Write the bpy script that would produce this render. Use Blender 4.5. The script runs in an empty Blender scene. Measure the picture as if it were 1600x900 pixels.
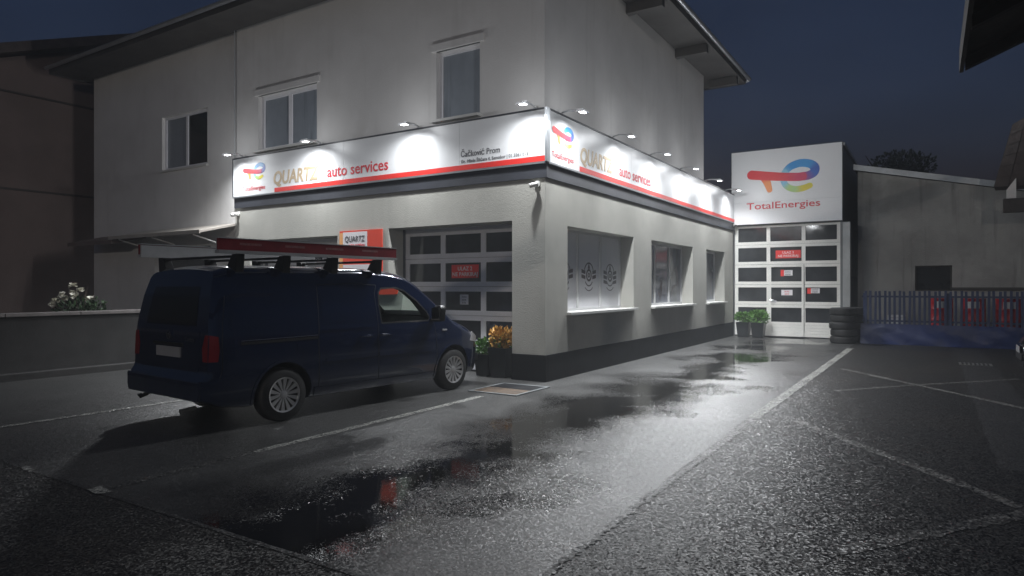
import bpy, bmesh, math, random
from mathutils import Vector, Matrix
R = math.radians
random.seed(7)
sc = bpy.context.scene
col = sc.collection

# ------------------------------------------------------------------ camera, sky, exposure
cam_d = bpy.data.cameras.new('camera')
cam_d.sensor_width = 36.0
cam_d.lens = 36.0 * 1036.0 / 1600.0
cam_d.clip_start = 0.05
cam_d.clip_end = 2000
cam = bpy.data.objects.new('camera', cam_d)
col.objects.link(cam)
cam.location = (0, 0, 1.6)
cam.rotation_euler = (R(90.0), 0, R(32.26))
cam_d.shift_y = -2.0 / 1600.0
sc.camera = cam

world = bpy.data.worlds.new('World')
sc.world = world
world.use_nodes = True
wn = world.node_tree
for n in list(wn.nodes):
    wn.nodes.remove(n)
w_out = wn.nodes.new('ShaderNodeOutputWorld')
w_bg = wn.nodes.new('ShaderNodeBackground')
w_sky = wn.nodes.new('ShaderNodeTexSky')
w_sky.sky_type = 'NISHITA'
w_sky.sun_disc = False
SUN_EL, SUN_ROT = -1.0, 147.7
w_sky.sun_elevation = R(SUN_EL)
w_sky.sun_rotation = R(SUN_ROT)
w_sky.air_density = 1.0
w_sky.dust_density = 1.0
w_sky.ozone_density = 3.0
w_bg.inputs['Strength'].default_value = 0.15
w_hs = wn.nodes.new('ShaderNodeHueSaturation')
w_hs.inputs['Saturation'].default_value = 0.95
wn.links.new(w_sky.outputs['Color'], w_hs.inputs['Color'])
w_tc = wn.nodes.new('ShaderNodeTexCoord')
w_nz = wn.nodes.new('ShaderNodeTexNoise')          # low murky cloud
w_nz.inputs['Scale'].default_value = 2.2
w_nz.inputs['Detail'].default_value = 4.0
w_mp = wn.nodes.new('ShaderNodeMapping')
w_mp.inputs['Scale'].default_value = (1.0, 1.0, 2.6)
wn.links.new(w_tc.outputs['Generated'], w_mp.inputs['Vector'])
wn.links.new(w_mp.outputs['Vector'], w_nz.inputs['Vector'])
w_mr = wn.nodes.new('ShaderNodeMapRange')
w_mr.inputs[1].default_value = 0.3; w_mr.inputs[2].default_value = 0.7
w_mr.inputs[3].default_value = 0.72; w_mr.inputs[4].default_value = 1.2
wn.links.new(w_nz.outputs['Fac'], w_mr.inputs[0])
wn.links.new(w_mr.outputs[0], w_hs.inputs['Value'])
wn.links.new(w_hs.outputs['Color'], w_bg.inputs['Color'])
wn.links.new(w_bg.outputs['Background'], w_out.inputs['Surface'])

sun_d = bpy.data.lights.new('sun', 'SUN')          # the last of the dusk, far below daylight
sun_d.energy = 0.004
sun_d.angle = R(30)
sun_d.color = (0.75, 0.83, 1.0)
sun = bpy.data.objects.new('sun', sun_d)
col.objects.link(sun)
sun.rotation_euler = (R(82), 0, R(180.0 - SUN_ROT))

sc.view_settings.view_transform = 'Standard'
sc.view_settings.look = 'None'
sc.view_settings.exposure = 0.0
sc.view_settings.gamma = 1.0
sc.render.engine = 'CYCLES'
sc.cycles.use_denoising = True
sc.cycles.max_bounces = 6
sc.cycles.diffuse_bounces = 3
sc.cycles.glossy_bounces = 3
sc.cycles.transmission_bounces = 4
sc.cycles.volume_bounces = 0
sc.cycles.caustics_reflective = False
sc.cycles.caustics_refractive = False
sc.cycles.sample_clamp_indirect = 3.0

LAMP_W = 160.0        # each sign flood lamp
STREET_W = 6500.0
GLOW_FILL_W = 11.0        # added point light at each flood lamp, imitates glare and mist on upper walls     # street lamp behind the photographer

# ------------------------------------------------------------------ materials
MATS = {}
class NT:
    """tiny helper to write node graphs"""
    def __init__(s, m):
        s.t = m.node_tree
    def n(s, typ, **kw):
        x = s.t.nodes.new(typ)
        for k, v in kw.items():
            setattr(x, k, v)
        return x
    def l(s, a, b):
        s.t.links.new(a, b)
    def put(s, sock, v):
        if hasattr(v, 'is_output'):
            s.l(v, sock)
        else:
            sock.default_value = v
    def math(s, op, a, b=None, c=None, clamp=False):
        x = s.n('ShaderNodeMath', operation=op, use_clamp=clamp)
        s.put(x.inputs[0], a)
        if b is not None: s.put(x.inputs[1], b)
        if c is not None: s.put(x.inputs[2], c)
        return x.outputs[0]
    def noise(s, vec, scale, detail=3, rough=0.55, dist=0.0):
        x = s.n('ShaderNodeTexNoise')
        s.l(vec, x.inputs['Vector'])
        x.inputs['Scale'].default_value = scale
        x.inputs['Detail'].default_value = detail
        x.inputs['Roughness'].default_value = rough
        x.inputs['Distortion'].default_value = dist
        return x.outputs['Fac']
    def vor(s, vec, scale, feature='F1'):
        x = s.n('ShaderNodeTexVoronoi', feature=feature)
        s.l(vec, x.inputs['Vector'])
        x.inputs['Scale'].default_value = scale
        return x
    def step(s, v, a, b):
        x = s.n('ShaderNodeMapRange', interpolation_type='SMOOTHSTEP')
        s.put(x.inputs[0], v)
        x.inputs[1].default_value = a
        x.inputs[2].default_value = b
        return x.outputs[0]
    def lerp(s, f, a, b):
        x = s.n('ShaderNodeMapRange')
        s.put(x.inputs[0], f)
        s.put(x.inputs[3], a)
        s.put(x.inputs[4], b)
        return x.outputs[0]
    def mix(s, f, a, b):
        x = s.n('ShaderNodeMix', data_type='RGBA')
        s.put(x.inputs[0], f)
        s.put(x.inputs[6], a if hasattr(a, 'is_output') else (*a, 1))
        s.put(x.inputs[7], b if hasattr(b, 'is_output') else (*b, 1))
        return x.outputs[2]
    def bump(s, h, strength, dist, normal=None):
        x = s.n('ShaderNodeBump')
        s.put(x.inputs['Strength'], strength)
        x.inputs['Distance'].default_value = dist
        s.l(h, x.inputs['Height'])
        if normal is not None: s.l(normal, x.inputs['Normal'])
        return x.outputs['Normal']
    def pos(s):
        return s.n('ShaderNodeNewGeometry').outputs['Position']
    def obj(s):
        return s.n('ShaderNodeTexCoord').outputs['Object']

def newmat(name):
    m = bpy.data.materials.new(name)
    m.use_nodes = True
    b = m.node_tree.nodes['Principled BSDF']
    MATS[name] = m
    return m, b, NT(m)

def M(name, c, rough=0.6, metal=0.0, var=0.12, vs=3.0, bump=0.0, bs=60.0, bd=0.004, spec=0.5, coat=0.0, dirt=None, ds=1.5):
    m, b, t = newmat(name)
    p = t.obj()
    c2 = tuple(max(0.0, x * (1 - var)) for x in c)
    c1 = tuple(x * (1 + var) for x in c)
    cc = t.mix(t.step(t.noise(p, vs, 5, 0.6), 0.3, 0.7), c2, c1)
    if dirt:
        cc = t.mix(t.math('MULTIPLY', t.step(t.noise(p, ds, 6, 0.65, 0.4), 0.5, 0.72), 0.7), cc, dirt)
    t.l(cc, b.inputs['Base Color'])
    t.put(b.inputs['Roughness'], t.lerp(t.noise(p, vs * 2.3, 4), max(0.02, rough - 0.08), min(1, rough + 0.08)))
    b.inputs['Metallic'].default_value = metal
    b.inputs['Specular IOR Level'].default_value = spec
    b.inputs['Coat Weight'].default_value = coat
    b.inputs['Coat Roughness'].default_value = 0.06
    if bump:
        t.l(t.bump(t.noise(p, bs, 4, 0.65), bump, bd), b.inputs['Normal'])
    return m

M('stucco_grey', (0.41, 0.405, 0.37), 0.9, bump=0.55, bs=55, bd=0.012, var=0.07, vs=1.2, spec=0.25)
M('plaster', (0.62, 0.61, 0.60), 0.92, bump=0.5, bs=40, bd=0.008, var=0.06, vs=0.7, spec=0.2, dirt=(0.53, 0.515, 0.50), ds=0.6)
def streaks(name, c, amount):
    m = MATS[name]; b = m.node_tree.nodes['Principled BSDF']; t = NT(m)
    src = b.inputs['Base Color'].links[0].from_socket
    mp = t.n('ShaderNodeMapping'); mp.inputs['Scale'].default_value = (5.0, 5.0, 0.35)
    t.l(t.obj(), mp.inputs['Vector'])
    k = t.math('MULTIPLY', t.step(t.noise(mp.outputs[0], 1.0, 5, 0.6), 0.52, 0.75), amount)
    t.l(t.mix(k, src, c), b.inputs['Base Color'])
streaks('plaster', (0.44, 0.43, 0.415), 0.28)
streaks('stucco_grey', (0.30, 0.295, 0.27), 0.22)
M('neighbour_plaster', (0.15, 0.115, 0.105), 0.95, bump=0.5, bs=30, bd=0.01, var=0.12, vs=0.8, spec=0.15)
M('grey_render', (0.27, 0.268, 0.255), 0.95, bump=0.8, bs=25, bd=0.015, var=0.16, vs=0.9, spec=0.15, dirt=(0.17, 0.168, 0.155), ds=0.8)
M('plinth', (0.010, 0.0105, 0.012), 0.85, bump=0.5, bs=90, bd=0.004, var=0.25, vs=2, spec=0.15)
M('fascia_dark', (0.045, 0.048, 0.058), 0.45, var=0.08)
M('alu', (0.42, 0.44, 0.46), 0.38, metal=0.7, var=0.06)
M('sign_white', (0.78, 0.79, 0.80), 0.38, var=0.015, vs=1.2)
M('sign_red', (0.72, 0.035, 0.028), 0.45, var=0.04)
M('text_red', (0.62, 0.02, 0.035), 0.5, var=0.03)
M('text_gold', (0.52, 0.40, 0.26), 0.4, metal=0.15, var=0.10, vs=9)
M('text_dark', (0.10, 0.10, 0.11), 0.5, var=0.05)
M('text_white', (0.75, 0.74, 0.74), 0.5, var=0.03)
M('poster_white', (0.72, 0.70, 0.72), 0.5, var=0.03)
M('poster_orange', (0.75, 0.36, 0.14), 0.5, var=0.05)
M('poster_red', (0.66, 0.06, 0.03), 0.5, var=0.05)
M('door_white', (0.74, 0.73, 0.69), 0.4, var=0.04)
M('door_grey', (0.70, 0.70, 0.73), 0.42, var=0.05)
M('pvc_white', (0.66, 0.66, 0.66), 0.35, var=0.03)
M('sill_white', (0.56, 0.56, 0.54), 0.4, var=0.05)
M('glass_dark', (0.016, 0.018, 0.02), 0.06, var=0.3, vs=1.5, spec=0.6)
M('glass_garage', (0.03, 0.032, 0.035), 0.07, var=0.35, vs=2.0, spec=0.6)
M('glass_curtain', (0.23, 0.255, 0.285), 0.18, var=0.04, vs=5.0, spec=0.5)
M('glass_frosted', (0.80, 0.80, 0.82), 0.6, var=0.03, vs=0.8)
M('glass_tinted', (0.13, 0.14, 0.165), 0.12, var=0.35, vs=2.5)
M('emblem_print', (0.09, 0.075, 0.08), 0.5, var=0.2, vs=12)
M('emblem_pale', (0.20, 0.195, 0.20), 0.5, var=0.2, vs=12)
M('roof_tile', (0.055, 0.042, 0.038), 0.6, var=0.3, vs=4, bump=0.5, bs=30)
M('soffit_wood', (0.045, 0.042, 0.04), 0.7, var=0.2, vs=2)
M('gutter', (0.30, 0.31, 0.33), 0.35, metal=0.6, var=0.1)
M('zinc', (0.40, 0.42, 0.43), 0.5, metal=0.3, var=0.12)
M('corrugated', (0.33, 0.34, 0.34), 0.45, metal=0.35, var=0.12)
streaks('grey_render', (0.12, 0.118, 0.11), 0.7)
streaks('glass_curtain', (0.11, 0.125, 0.145), 0.9)  # shade of the curtain folds put into the colour as dark streaks
M('panel_grey', (0.13, 0.14, 0.145), 0.5, metal=0.1, var=0.1)
M('black_plastic', (0.012, 0.012, 0.013), 0.45, var=0.2)
M('rubber', (0.014, 0.014, 0.014), 0.62, var=0.3, vs=8, bump=0.3, bs=60)
M('pot', (0.016, 0.018, 0.02), 0.35, var=0.2)
M('soil', (0.03, 0.02, 0.013), 0.95, var=0.4, vs=20)
M('leaf_green', (0.07, 0.17, 0.028), 0.5, var=0.45, vs=14)
M('leaf_yellow', (0.46, 0.25, 0.05), 0.5, var=0.4, vs=14)
M('leaf_dark', (0.02, 0.045, 0.014), 0.55, var=0.5, vs=9)
M('tree_leaf', (0.03, 0.05, 0.03), 0.6, var=0.5, vs=2)
M('bark', (0.06, 0.045, 0.035), 0.9, var=0.3, vs=10, bump=0.7, bs=25)
M('petal', (0.78, 0.76, 0.66), 0.6, var=0.05)
M('concrete', (0.26, 0.255, 0.24), 0.7, var=0.2, vs=4, bump=0.5, bs=70)
M('wall_dark', (0.026, 0.025, 0.0245), 0.85, var=0.25, vs=2, bump=0.6, bs=40)
M('cap_stone', (0.17, 0.155, 0.15), 0.6, var=0.15, vs=4)
M('awning', (0.40, 0.37, 0.33), 0.6, var=0.1)
M('wood_dark', (0.026, 0.020, 0.017), 0.6, var=0.3, vs=6)
M('cam_white', (0.75, 0.75, 0.73), 0.4, var=0.03)
M('blue_paint', (0.009, 0.022, 0.075), 0.5, var=0.25, vs=5)
M('blue_tarp', (0.004, 0.014, 0.075), 0.42, var=0.25, vs=1.5, bump=0.25, bs=4, bd=0.05)
M('barrel_red', (0.48, 0.02, 0.03), 0.4, var=0.15)
M('barrel_blue', (0.02, 0.04, 0.14), 0.4, var=0.15)
M('label_white', (0.62, 0.62, 0.62), 0.5, var=0.1, vs=20)
M('van_blue', (0.005, 0.012, 0.042), 0.16, metal=0.2, var=0.10, vs=4, coat=1.0, bump=0.10, bs=260, bd=0.001)
M('car_black', (0.010, 0.010, 0.012), 0.14, metal=0.1, coat=1.0)
M('van_glass', (0.010, 0.011, 0.012), 0.05, var=0.1)
M('tail_red', (0.20, 0.005, 0.010), 0.12, coat=0.6)
M('amber', (0.75, 0.26, 0.03), 0.15, coat=0.6)
M('alloy', (0.58, 0.58, 0.58), 0.33, metal=0.75, var=0.06)
M('plate', (0.34, 0.34, 0.35), 0.4, var=0.04)
M('chrome', (0.7, 0.7, 0.72), 0.15, metal=1.0, var=0.03)
M('seat', (0.10, 0.105, 0.11), 0.8, var=0.15)
M('ladder_red', (0.19, 0.014, 0.02), 0.45, var=0.15, vs=5, dirt=(0.15, 0.03, 0.035))
M('board_mark', (0.26, 0.11, 0.11), 0.5, var=0.3, vs=30)
M('ladder_alu', (0.55, 0.56, 0.56), 0.4, metal=0.55, var=0.1)
M('rust_mat', (0.06, 0.038, 0.022), 0.8, var=0.5, vs=9, bump=0.7, bs=120)
M('steel', (0.30, 0.30, 0.29), 0.4, metal=0.7, var=0.2)
M('lamp_grey', (0.55, 0.56, 0.57), 0.4, metal=0.4, var=0.05)

def emis(name, c, s):
    m, b, t = newmat(name)
    b.inputs['Base Color'].default_value = (0.8, 0.8, 0.8, 1)
    b.inputs['Emission Color'].default_value = (*c, 1)
    b.inputs['Emission Strength'].default_value = s
emis('led', (0.93, 0.97, 1.0), 22.0)
emis('street_led', (1.0, 0.80, 0.55), 60.0)

def glass_clear(name, tint):
    m, b, t = newmat(name)
    b.inputs['Base Color'].default_value = (*tint, 1)
    b.inputs['Roughness'].default_value = 0.0
    b.inputs['Transmission Weight'].default_value = 1.0
    b.inputs['IOR'].default_value = 1.04
glass_clear('van_clear', (0.74, 0.86, 0.80))

# colour-attribute material for the flat printed emblem
m, b, t = newmat('logo_print')
ca = t.n('ShaderNodeVertexColor', layer_name='Col')
t.l(t.mix(t.math('MULTIPLY', t.noise(t.obj(), 9), 0.10), ca.outputs['Color'], (0.5, 0.5, 0.5)), b.inputs['Base Color'])
b.inputs['Roughness'].default_value = 0.42

def facets(t, cell, k):
    """each chipping lies at its own tilt: turn a cell's random colour into a normal"""
    sub = t.n('ShaderNodeVectorMath', operation='SUBTRACT'); t.l(cell, sub.inputs[0]); sub.inputs[1].default_value = (0.5, 0.5, 0.5)
    sc_ = t.n('ShaderNodeVectorMath', operation='SCALE'); t.l(sub.outputs[0], sc_.inputs[0]); t.put(sc_.inputs['Scale'], k)
    ml = t.n('ShaderNodeVectorMath', operation='MULTIPLY'); t.l(sc_.outputs[0], ml.inputs[0]); ml.inputs[1].default_value = (1, 1, 0)
    ad = t.n('ShaderNodeVectorMath', operation='ADD'); t.l(ml.outputs[0], ad.inputs[0]); ad.inputs[1].default_value = (0, 0, 1)
    no = t.n('ShaderNodeVectorMath', operation='NORMALIZE'); t.l(ad.outputs[0], no.inputs[0])
    return no.outputs[0]
def rgb(t, c):
    x = t.n('ShaderNodeSeparateColor'); t.l(c, x.inputs[0]); return x.outputs

# smooth wet tarmac of the forecourt; water stands along the shallow gutter line and drowns the chippings one by one
m, b, t = newmat('wet_tarmac')
p = t.pos()
sx = t.n('ShaderNodeSeparateXYZ'); t.l(p, sx.inputs[0])
X, Y = sx.outputs[0], sx.outputs[1]
big = t.noise(p, 0.42, 2, 0.5, 0.3)
mid = t.noise(p, 0.75, 4, 0.5, 0.4)
cellA = t.vor(p, 120).outputs['Color']
cellB = t.vor(p, 34).outputs['Color']
ca_, cb_ = rgb(t, cellA), rgb(t, cellB)
valley = t.math('SUBTRACT', 1.0, t.math('MULTIPLY', t.math('ABSOLUTE', t.math('ADD', X, t.math('ADD', 3.62, t.math('MULTIPLY', t.math('SUBTRACT', big, 0.5), 1.6)))), 0.80))
wet = t.math('ADD', t.math('MULTIPLY', valley, 0.62), t.math('MULTIPLY', t.math('SUBTRACT', mid, 0.5), 1.7))
wj = t.math('ADD', wet, t.math('ADD', t.math('MULTIPLY', t.math('SUBTRACT', ca_[2], 0.5), 0.34), t.math('MULTIPLY', t.math('SUBTRACT', cb_[2], 0.5), 0.10)))
puddle = t.step(wj, 0.33, 0.39)
damp = t.step(wet, -0.25, 0.40)
base = t.mix(t.step(t.noise(p, 1.6, 6, 0.65), 0.3, 0.7), (0.024, 0.024, 0.0236), (0.040, 0.040, 0.039))
base = t.mix(t.math('MULTIPLY', t.step(ca_[0], 0.6, 1.0), 0.7), base, (0.13, 0.13, 0.127))
base = t.mix(t.math('MULTIPLY', t.step(ca_[1], 0.6, 1.0), 0.7), base, (0.010, 0.010, 0.010))
base = t.mix(t.math('MULTIPLY', damp, 0.8), base, (0.012, 0.0115, 0.011))
t.l(base, b.inputs['Base Color'])
t.l(t.lerp(puddle, t.lerp(damp, 0.42, 0.30), 0.045), b.inputs['Roughness'])
b.inputs['Specular IOR Level'].default_value = 0.52
t.l(facets(t, cellA, t.lerp(puddle, 0.36, 0.012)), b.inputs['Normal'])

# coarse old asphalt with open chippings
m, b, t = newmat('coarse_asphalt')
p = t.pos()
v = t.vor(p, 84)
v2 = t.vor(p, 125).outputs['Color']
blot = t.noise(p, 0.5, 6, 0.62, 0.5)
c1, c2 = rgb(t, v.outputs['Color']), rgb(t, v2)
cc = t.mix(t.math('POWER', c1[0], 2.5), (0.010, 0.0098, 0.0095), (0.085, 0.081, 0.076))
cc = t.mix(t.math('MULTIPLY', t.step(c2[0], 0.5, 1.0), 0.5), cc, (0.008, 0.008, 0.008))
cc = t.mix(t.step(v.outputs['Distance'], 0.38, 0.75), cc, (0.005, 0.005, 0.005))
cc = t.mix(t.math('MULTIPLY', t.step(blot, 0.42, 0.66), 0.45), cc, (0.028, 0.024, 0.020))
t.l(cc, b.inputs['Base Color'])
t.l(t.lerp(c1[1], 0.30, 0.58), b.inputs['Roughness'])
b.inputs['Specular IOR Level'].default_value = 0.36
t.l(facets(t, v.outputs['Color'], 0.62), b.inputs['Normal'])

# asphalt repair strip
m, b, t = newmat('patch_asphalt')
p = t.pos()
t.l(t.mix(t.noise(p, 60, 4), (0.012, 0.012, 0.013), (0.035, 0.034, 0.033)), b.inputs['Base Color'])
b.inputs['Roughness'].default_value = 0.5
t.l(facets(t, t.vor(p, 90).outputs['Color'], 0.5), b.inputs['Normal'])

def paint(name, c, under, wear, scale, rough=0.45):
    m, b, t = newmat(name)
    p = t.pos()
    w = t.math('ADD', t.math('MULTIPLY', t.noise(p, scale, 6, 0.75), 0.7), t.math('MULTIPLY', rgb(t, t.vor(p, 62).outputs['Color'])[2], 0.3))
    k = t.step(w, wear - 0.06, wear + 0.06)
    t.l(t.mix(k, c, under), b.inputs['Base Color'])
    t.l(t.lerp(k, rough, 0.4), b.inputs['Roughness'])
    t.l(facets(t, t.vor(p, 62).outputs['Color'], 0.7), b.inputs['Normal'])
paint('line_fresh', (0.26, 0.26, 0.24), (0.035, 0.035, 0.034), 0.54, 3.0)
paint('line_worn', (0.17, 0.166, 0.155), (0.028, 0.027, 0.025), 0.50, 2.2)
paint('line_faint', (0.13, 0.126, 0.118), (0.028, 0.027, 0.025), 0.47, 1.8)
paint('line_ghost', (0.06, 0.059, 0.056), (0.026, 0.026, 0.025), 0.46, 2.5)
paint('edge_strip', (0.17, 0.168, 0.16), (0.03, 0.029, 0.028), 0.46, 4.0)

# ------------------------------------------------------------------ mesh helpers
class MB:
    def __init__(s):
        s.v, s.f = [], []
    def quad(s, a, b, c, d):
        i = len(s.v); s.v += [a, b, c, d]; s.f.append((i, i+1, i+2, i+3)); return s
    def poly(s, pts):
        i = len(s.v); s.v += list(pts); s.f.append(tuple(range(i, i+len(pts)))); return s
    def box(s, x0, x1, y0, y1, z0, z1):
        if x0 > x1: x0, x1 = x1, x0
        if y0 > y1: y0, y1 = y1, y0
        if z0 > z1: z0, z1 = z1, z0
        i = len(s.v)
        s.v += [(x0,y0,z0),(x1,y0,z0),(x1,y1,z0),(x0,y1,z0),(x0,y0,z1),(x1,y0,z1),(x1,y1,z1),(x0,y1,z1)]
        s.f += [tuple(i+k for k in q) for q in ((3,2,1,0),(4,5,6,7),(0,1,5,4),(1,2,6,5),(2,3,7,6),(3,0,4,7))]
        return s
    def obox(s, o, pl, u0, u1, d0, d1, z0, z1):
        """box on a wall: o='Y' faces -Y at y=pl, o='X' faces +X at x=pl; d is depth into the wall"""
        if o == 'Y': return s.box(u0, u1, pl+d0, pl+d1, z0, z1)
        return s.box(pl-d1, pl-d0, u0, u1, z0, z1)
    def prism(s, pts, ext):
        """closed prism from a 3d polygon and an extrusion vector"""
        n = len(pts); i = len(s.v); e = Vector(ext)
        s.v += [tuple(p) for p in pts] + [tuple(Vector(p)+e) for p in pts]
        s.f.append(tuple(range(i+n-1, i-1, -1))); s.f.append(tuple(range(i+n, i+2*n)))
        for k in range(n):
            k2 = (k+1) % n
            s.f.append((i+k, i+k2, i+n+k2, i+n+k))
        return s
    def tube(s, path, r, n=8, caps=True):
        path = [Vector(p) for p in path]; m = len(path)
        rs = r if isinstance(r, (list, tuple)) else [r]*m
        i = len(s.v); up = None
        for k, p in enumerate(path):
            d = (path[min(k+1, m-1)] - path[max(k-1, 0)]).normalized()
            if up is None:
                up = d.orthogonal().normalized()
            up = (up - d*up.dot(d)).normalized()
            w = d.cross(up)
            for a in range(n):
                an = 2*math.pi*a/n
                s.v.append(tuple(p + (up*math.cos(an) + w*math.sin(an))*rs[k]))
        for k in range(m-1):
            for a in range(n):
                a2 = (a+1) % n
                s.f.append((i+k*n+a, i+k*n+a2, i+(k+1)*n+a2, i+(k+1)*n+a))
        if caps:
            s.f.append(tuple(i+a for a in range(n-1, -1, -1)))
            s.f.append(tuple(i+(m-1)*n+a for a in range(n)))
        return s
    def lathe(s, prof, n=24, axis='Z', c=(0,0,0), close=False):
        """prof: list of (r, h)"""
        i = len(s.v); m = len(prof)
        for (r, h) in prof:
            for a in range(n):
                an = 2*math.pi*a/n
                x, y = r*math.cos(an), r*math.sin(an)
                q = (x, y, h) if axis == 'Z' else (h, x, y)
                s.v.append((q[0]+c[0], q[1]+c[1], q[2]+c[2]))
        for k in range(m if close else m-1):
            k2 = (k+1) % m
            for a in range(n):
                a2 = (a+1) % n
                s.f.append((i+k*n+a, i+k*n+a2, i+k2*n+a2, i+k2*n+a))
        if not close:
            s.f.append(tuple(i+a for a in range(n-1, -1, -1)))
            s.f.append(tuple(i+(m-1)*n+a for a in range(n)))
        return s
    def mesh(s, name, bevel=0, smooth=False, angle=35, merge=False):
        me = bpy.data.meshes.new(name)
        me.from_pydata(s.v, [], s.f)
        bm = bmesh.new(); bm.from_mesh(me)
        if merge: bmesh.ops.remove_doubles(bm, verts=bm.verts, dist=1e-5)
        bmesh.ops.recalc_face_normals(bm, faces=bm.faces)
        if bevel:
            bmesh.ops.bevel(bm, geom=list(bm.edges), offset=bevel, segments=2, profile=0.6, affect='EDGES', clamp_overlap=True)
        bm.to_mesh(me); bm.free()
        if smooth:
            for p in me.polygons: p.use_smooth = True
            me.set_sharp_from_angle(angle=R(angle))
        return me
    def build(s, name, mat, parent=None, **kw):
        return link(name, s.mesh(name, **kw), mat, parent)

def link(name, me, mat, parent=None):
    o = bpy.data.objects.new(name, me)
    if mat is not None:
        me.materials.clear()
        me.materials.append(MATS[mat])
    col.objects.link(o)
    if parent is not None:
        o.parent = parent
        if parent.type == 'EMPTY':
            o.matrix_parent_inverse = Matrix.Translation(-parent.location)
    return o

def thing(name, label, cat, loc=(0,0,0), group=None):
    o = bpy.data.objects.new(name, None)
    o.empty_display_size = 0.1
    o.location = loc
    col.objects.link(o)
    return tag(o, label, cat, group)

def tag(o, label, cat, group=None, kind=None):
    if label: o['label'] = label
    if cat: o['category'] = cat
    if group: o['group'] = group
    if kind: o['kind'] = kind
    return o

def struct(o):
    o['kind'] = 'structure'
    return o

def copy_tree(o, parent=None):
    c = o.copy()
    col.objects.link(c)
    if parent is not None: c.parent = parent
    for ch in [x for x in bpy.data.objects if x.parent == o]:
        copy_tree(ch, c)
    return c

def wall(o, pl, th, u0, u1, z0, z1, holes, name, mat, parent):
    us = sorted({u0, u1, *[h[0] for h in holes], *[h[1] for h in holes]})
    zs = sorted({z0, z1, *[h[2] for h in holes], *[h[3] for h in holes]})
    us = [u for u in us if u0 <= u <= u1]; zs = [z for z in zs if z0 <= z <= z1]
    def P(u, d, z): return (u, pl+d, z) if o == 'Y' else (pl-d, u, z)
    solid = {}
    for i in range(len(us)-1):
        for j in range(len(zs)-1):
            cu, cz = (us[i]+us[i+1])/2, (zs[j]+zs[j+1])/2
            solid[i, j] = not any(h[0] < cu < h[1] and h[2] < cz < h[3] for h in holes)
    mb = MB()
    for (i, j), sld in solid.items():
        if not sld: continue
        a, b_, c, d = us[i], us[i+1], zs[j], zs[j+1]
        mb.quad(P(a,0,c), P(b_,0,c), P(b_,0,d), P(a,0,d))
        mb.quad(P(a,th,c), P(b_,th,c), P(b_,th,d), P(a,th,d))
        if not solid.get((i-1, j)): mb.quad(P(a,0,c), P(a,th,c), P(a,th,d), P(a,0,d))
        if not solid.get((i+1, j)): mb.quad(P(b_,0,c), P(b_,th,c), P(b_,th,d), P(b_,0,d))
        if not solid.get((i, j-1)): mb.quad(P(a,0,c), P(b_,0,c), P(b_,th,c), P(a,th,c))
        if not solid.get((i, j+1)): mb.quad(P(a,0,d), P(b_,0,d), P(b_,th,d), P(a,th,d))
    return mb.build(name, mat, parent, merge=True)

def text(s, size, mat, o, pl, u, z, parent=None, name='lettering', d=-0.004, align='LEFT', shear=0.0, bold=0.0, width=None, space=1.0):
    cu = bpy.data.curves.new('t', 'FONT')
    cu.body = s; cu.size = size; cu.align_x = align; cu.shear = shear
    cu.offset = bold; cu.space_character = space; cu.extrude = 0.0015; cu.resolution_u = 3
    to = bpy.data.objects.new('t', cu)
    col.objects.link(to)
    bpy.context.view_layer.update()
    me = bpy.data.meshes.new_from_object(to.evaluated_get(bpy.context.evaluated_depsgraph_get()))
    bpy.data.objects.remove(to); bpy.data.curves.remove(cu)
    xs = [v.co.x for v in me.vertices]
    k = 1.0
    if width and xs:
        k = width / (max(xs) - min(xs))
    off = min(xs) if align == 'LEFT' else 0
    for v in me.vertices:
        a = (v.co.x - off) * k; b_ = v.co.y; c = v.co.z
        v.co = (u + a, pl + d - c, z + b_) if o == 'Y' else (pl - d + c, u + a, z + b_)
    me.name = name
    return link(name, me, mat, parent)

def flat(o, pl, pts, d, th=0.0015):
    """prism of a flat print: pts are (u, z)"""
    if o == 'Y':
        return MB().prism([(u, pl+d, z) for u, z in pts], (0, th, 0))
    return MB().prism([(pl-d, u, z) for u, z in pts], (-th, 0, 0))

def catmull(pts, n=14):
    out = []
    P = [pts[0]] + list(pts) + [pts[-1]]
    for i in range(1, len(P)-2):
        for k in range(n):
            t_ = k / n
            q = []
            for a in range(len(pts[0])):
                p0, p1, p2, p3 = P[i-1][a], P[i][a], P[i+1][a], P[i+2][a]
                q.append(0.5*((2*p1) + (-p0+p2)*t_ + (2*p0-5*p1+4*p2-p3)*t_**2 + (-p0+3*p1-3*p2+p3)*t_**3))
            out.append(tuple(q))
    out.append(tuple(pts[-1]))
    return out

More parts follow.
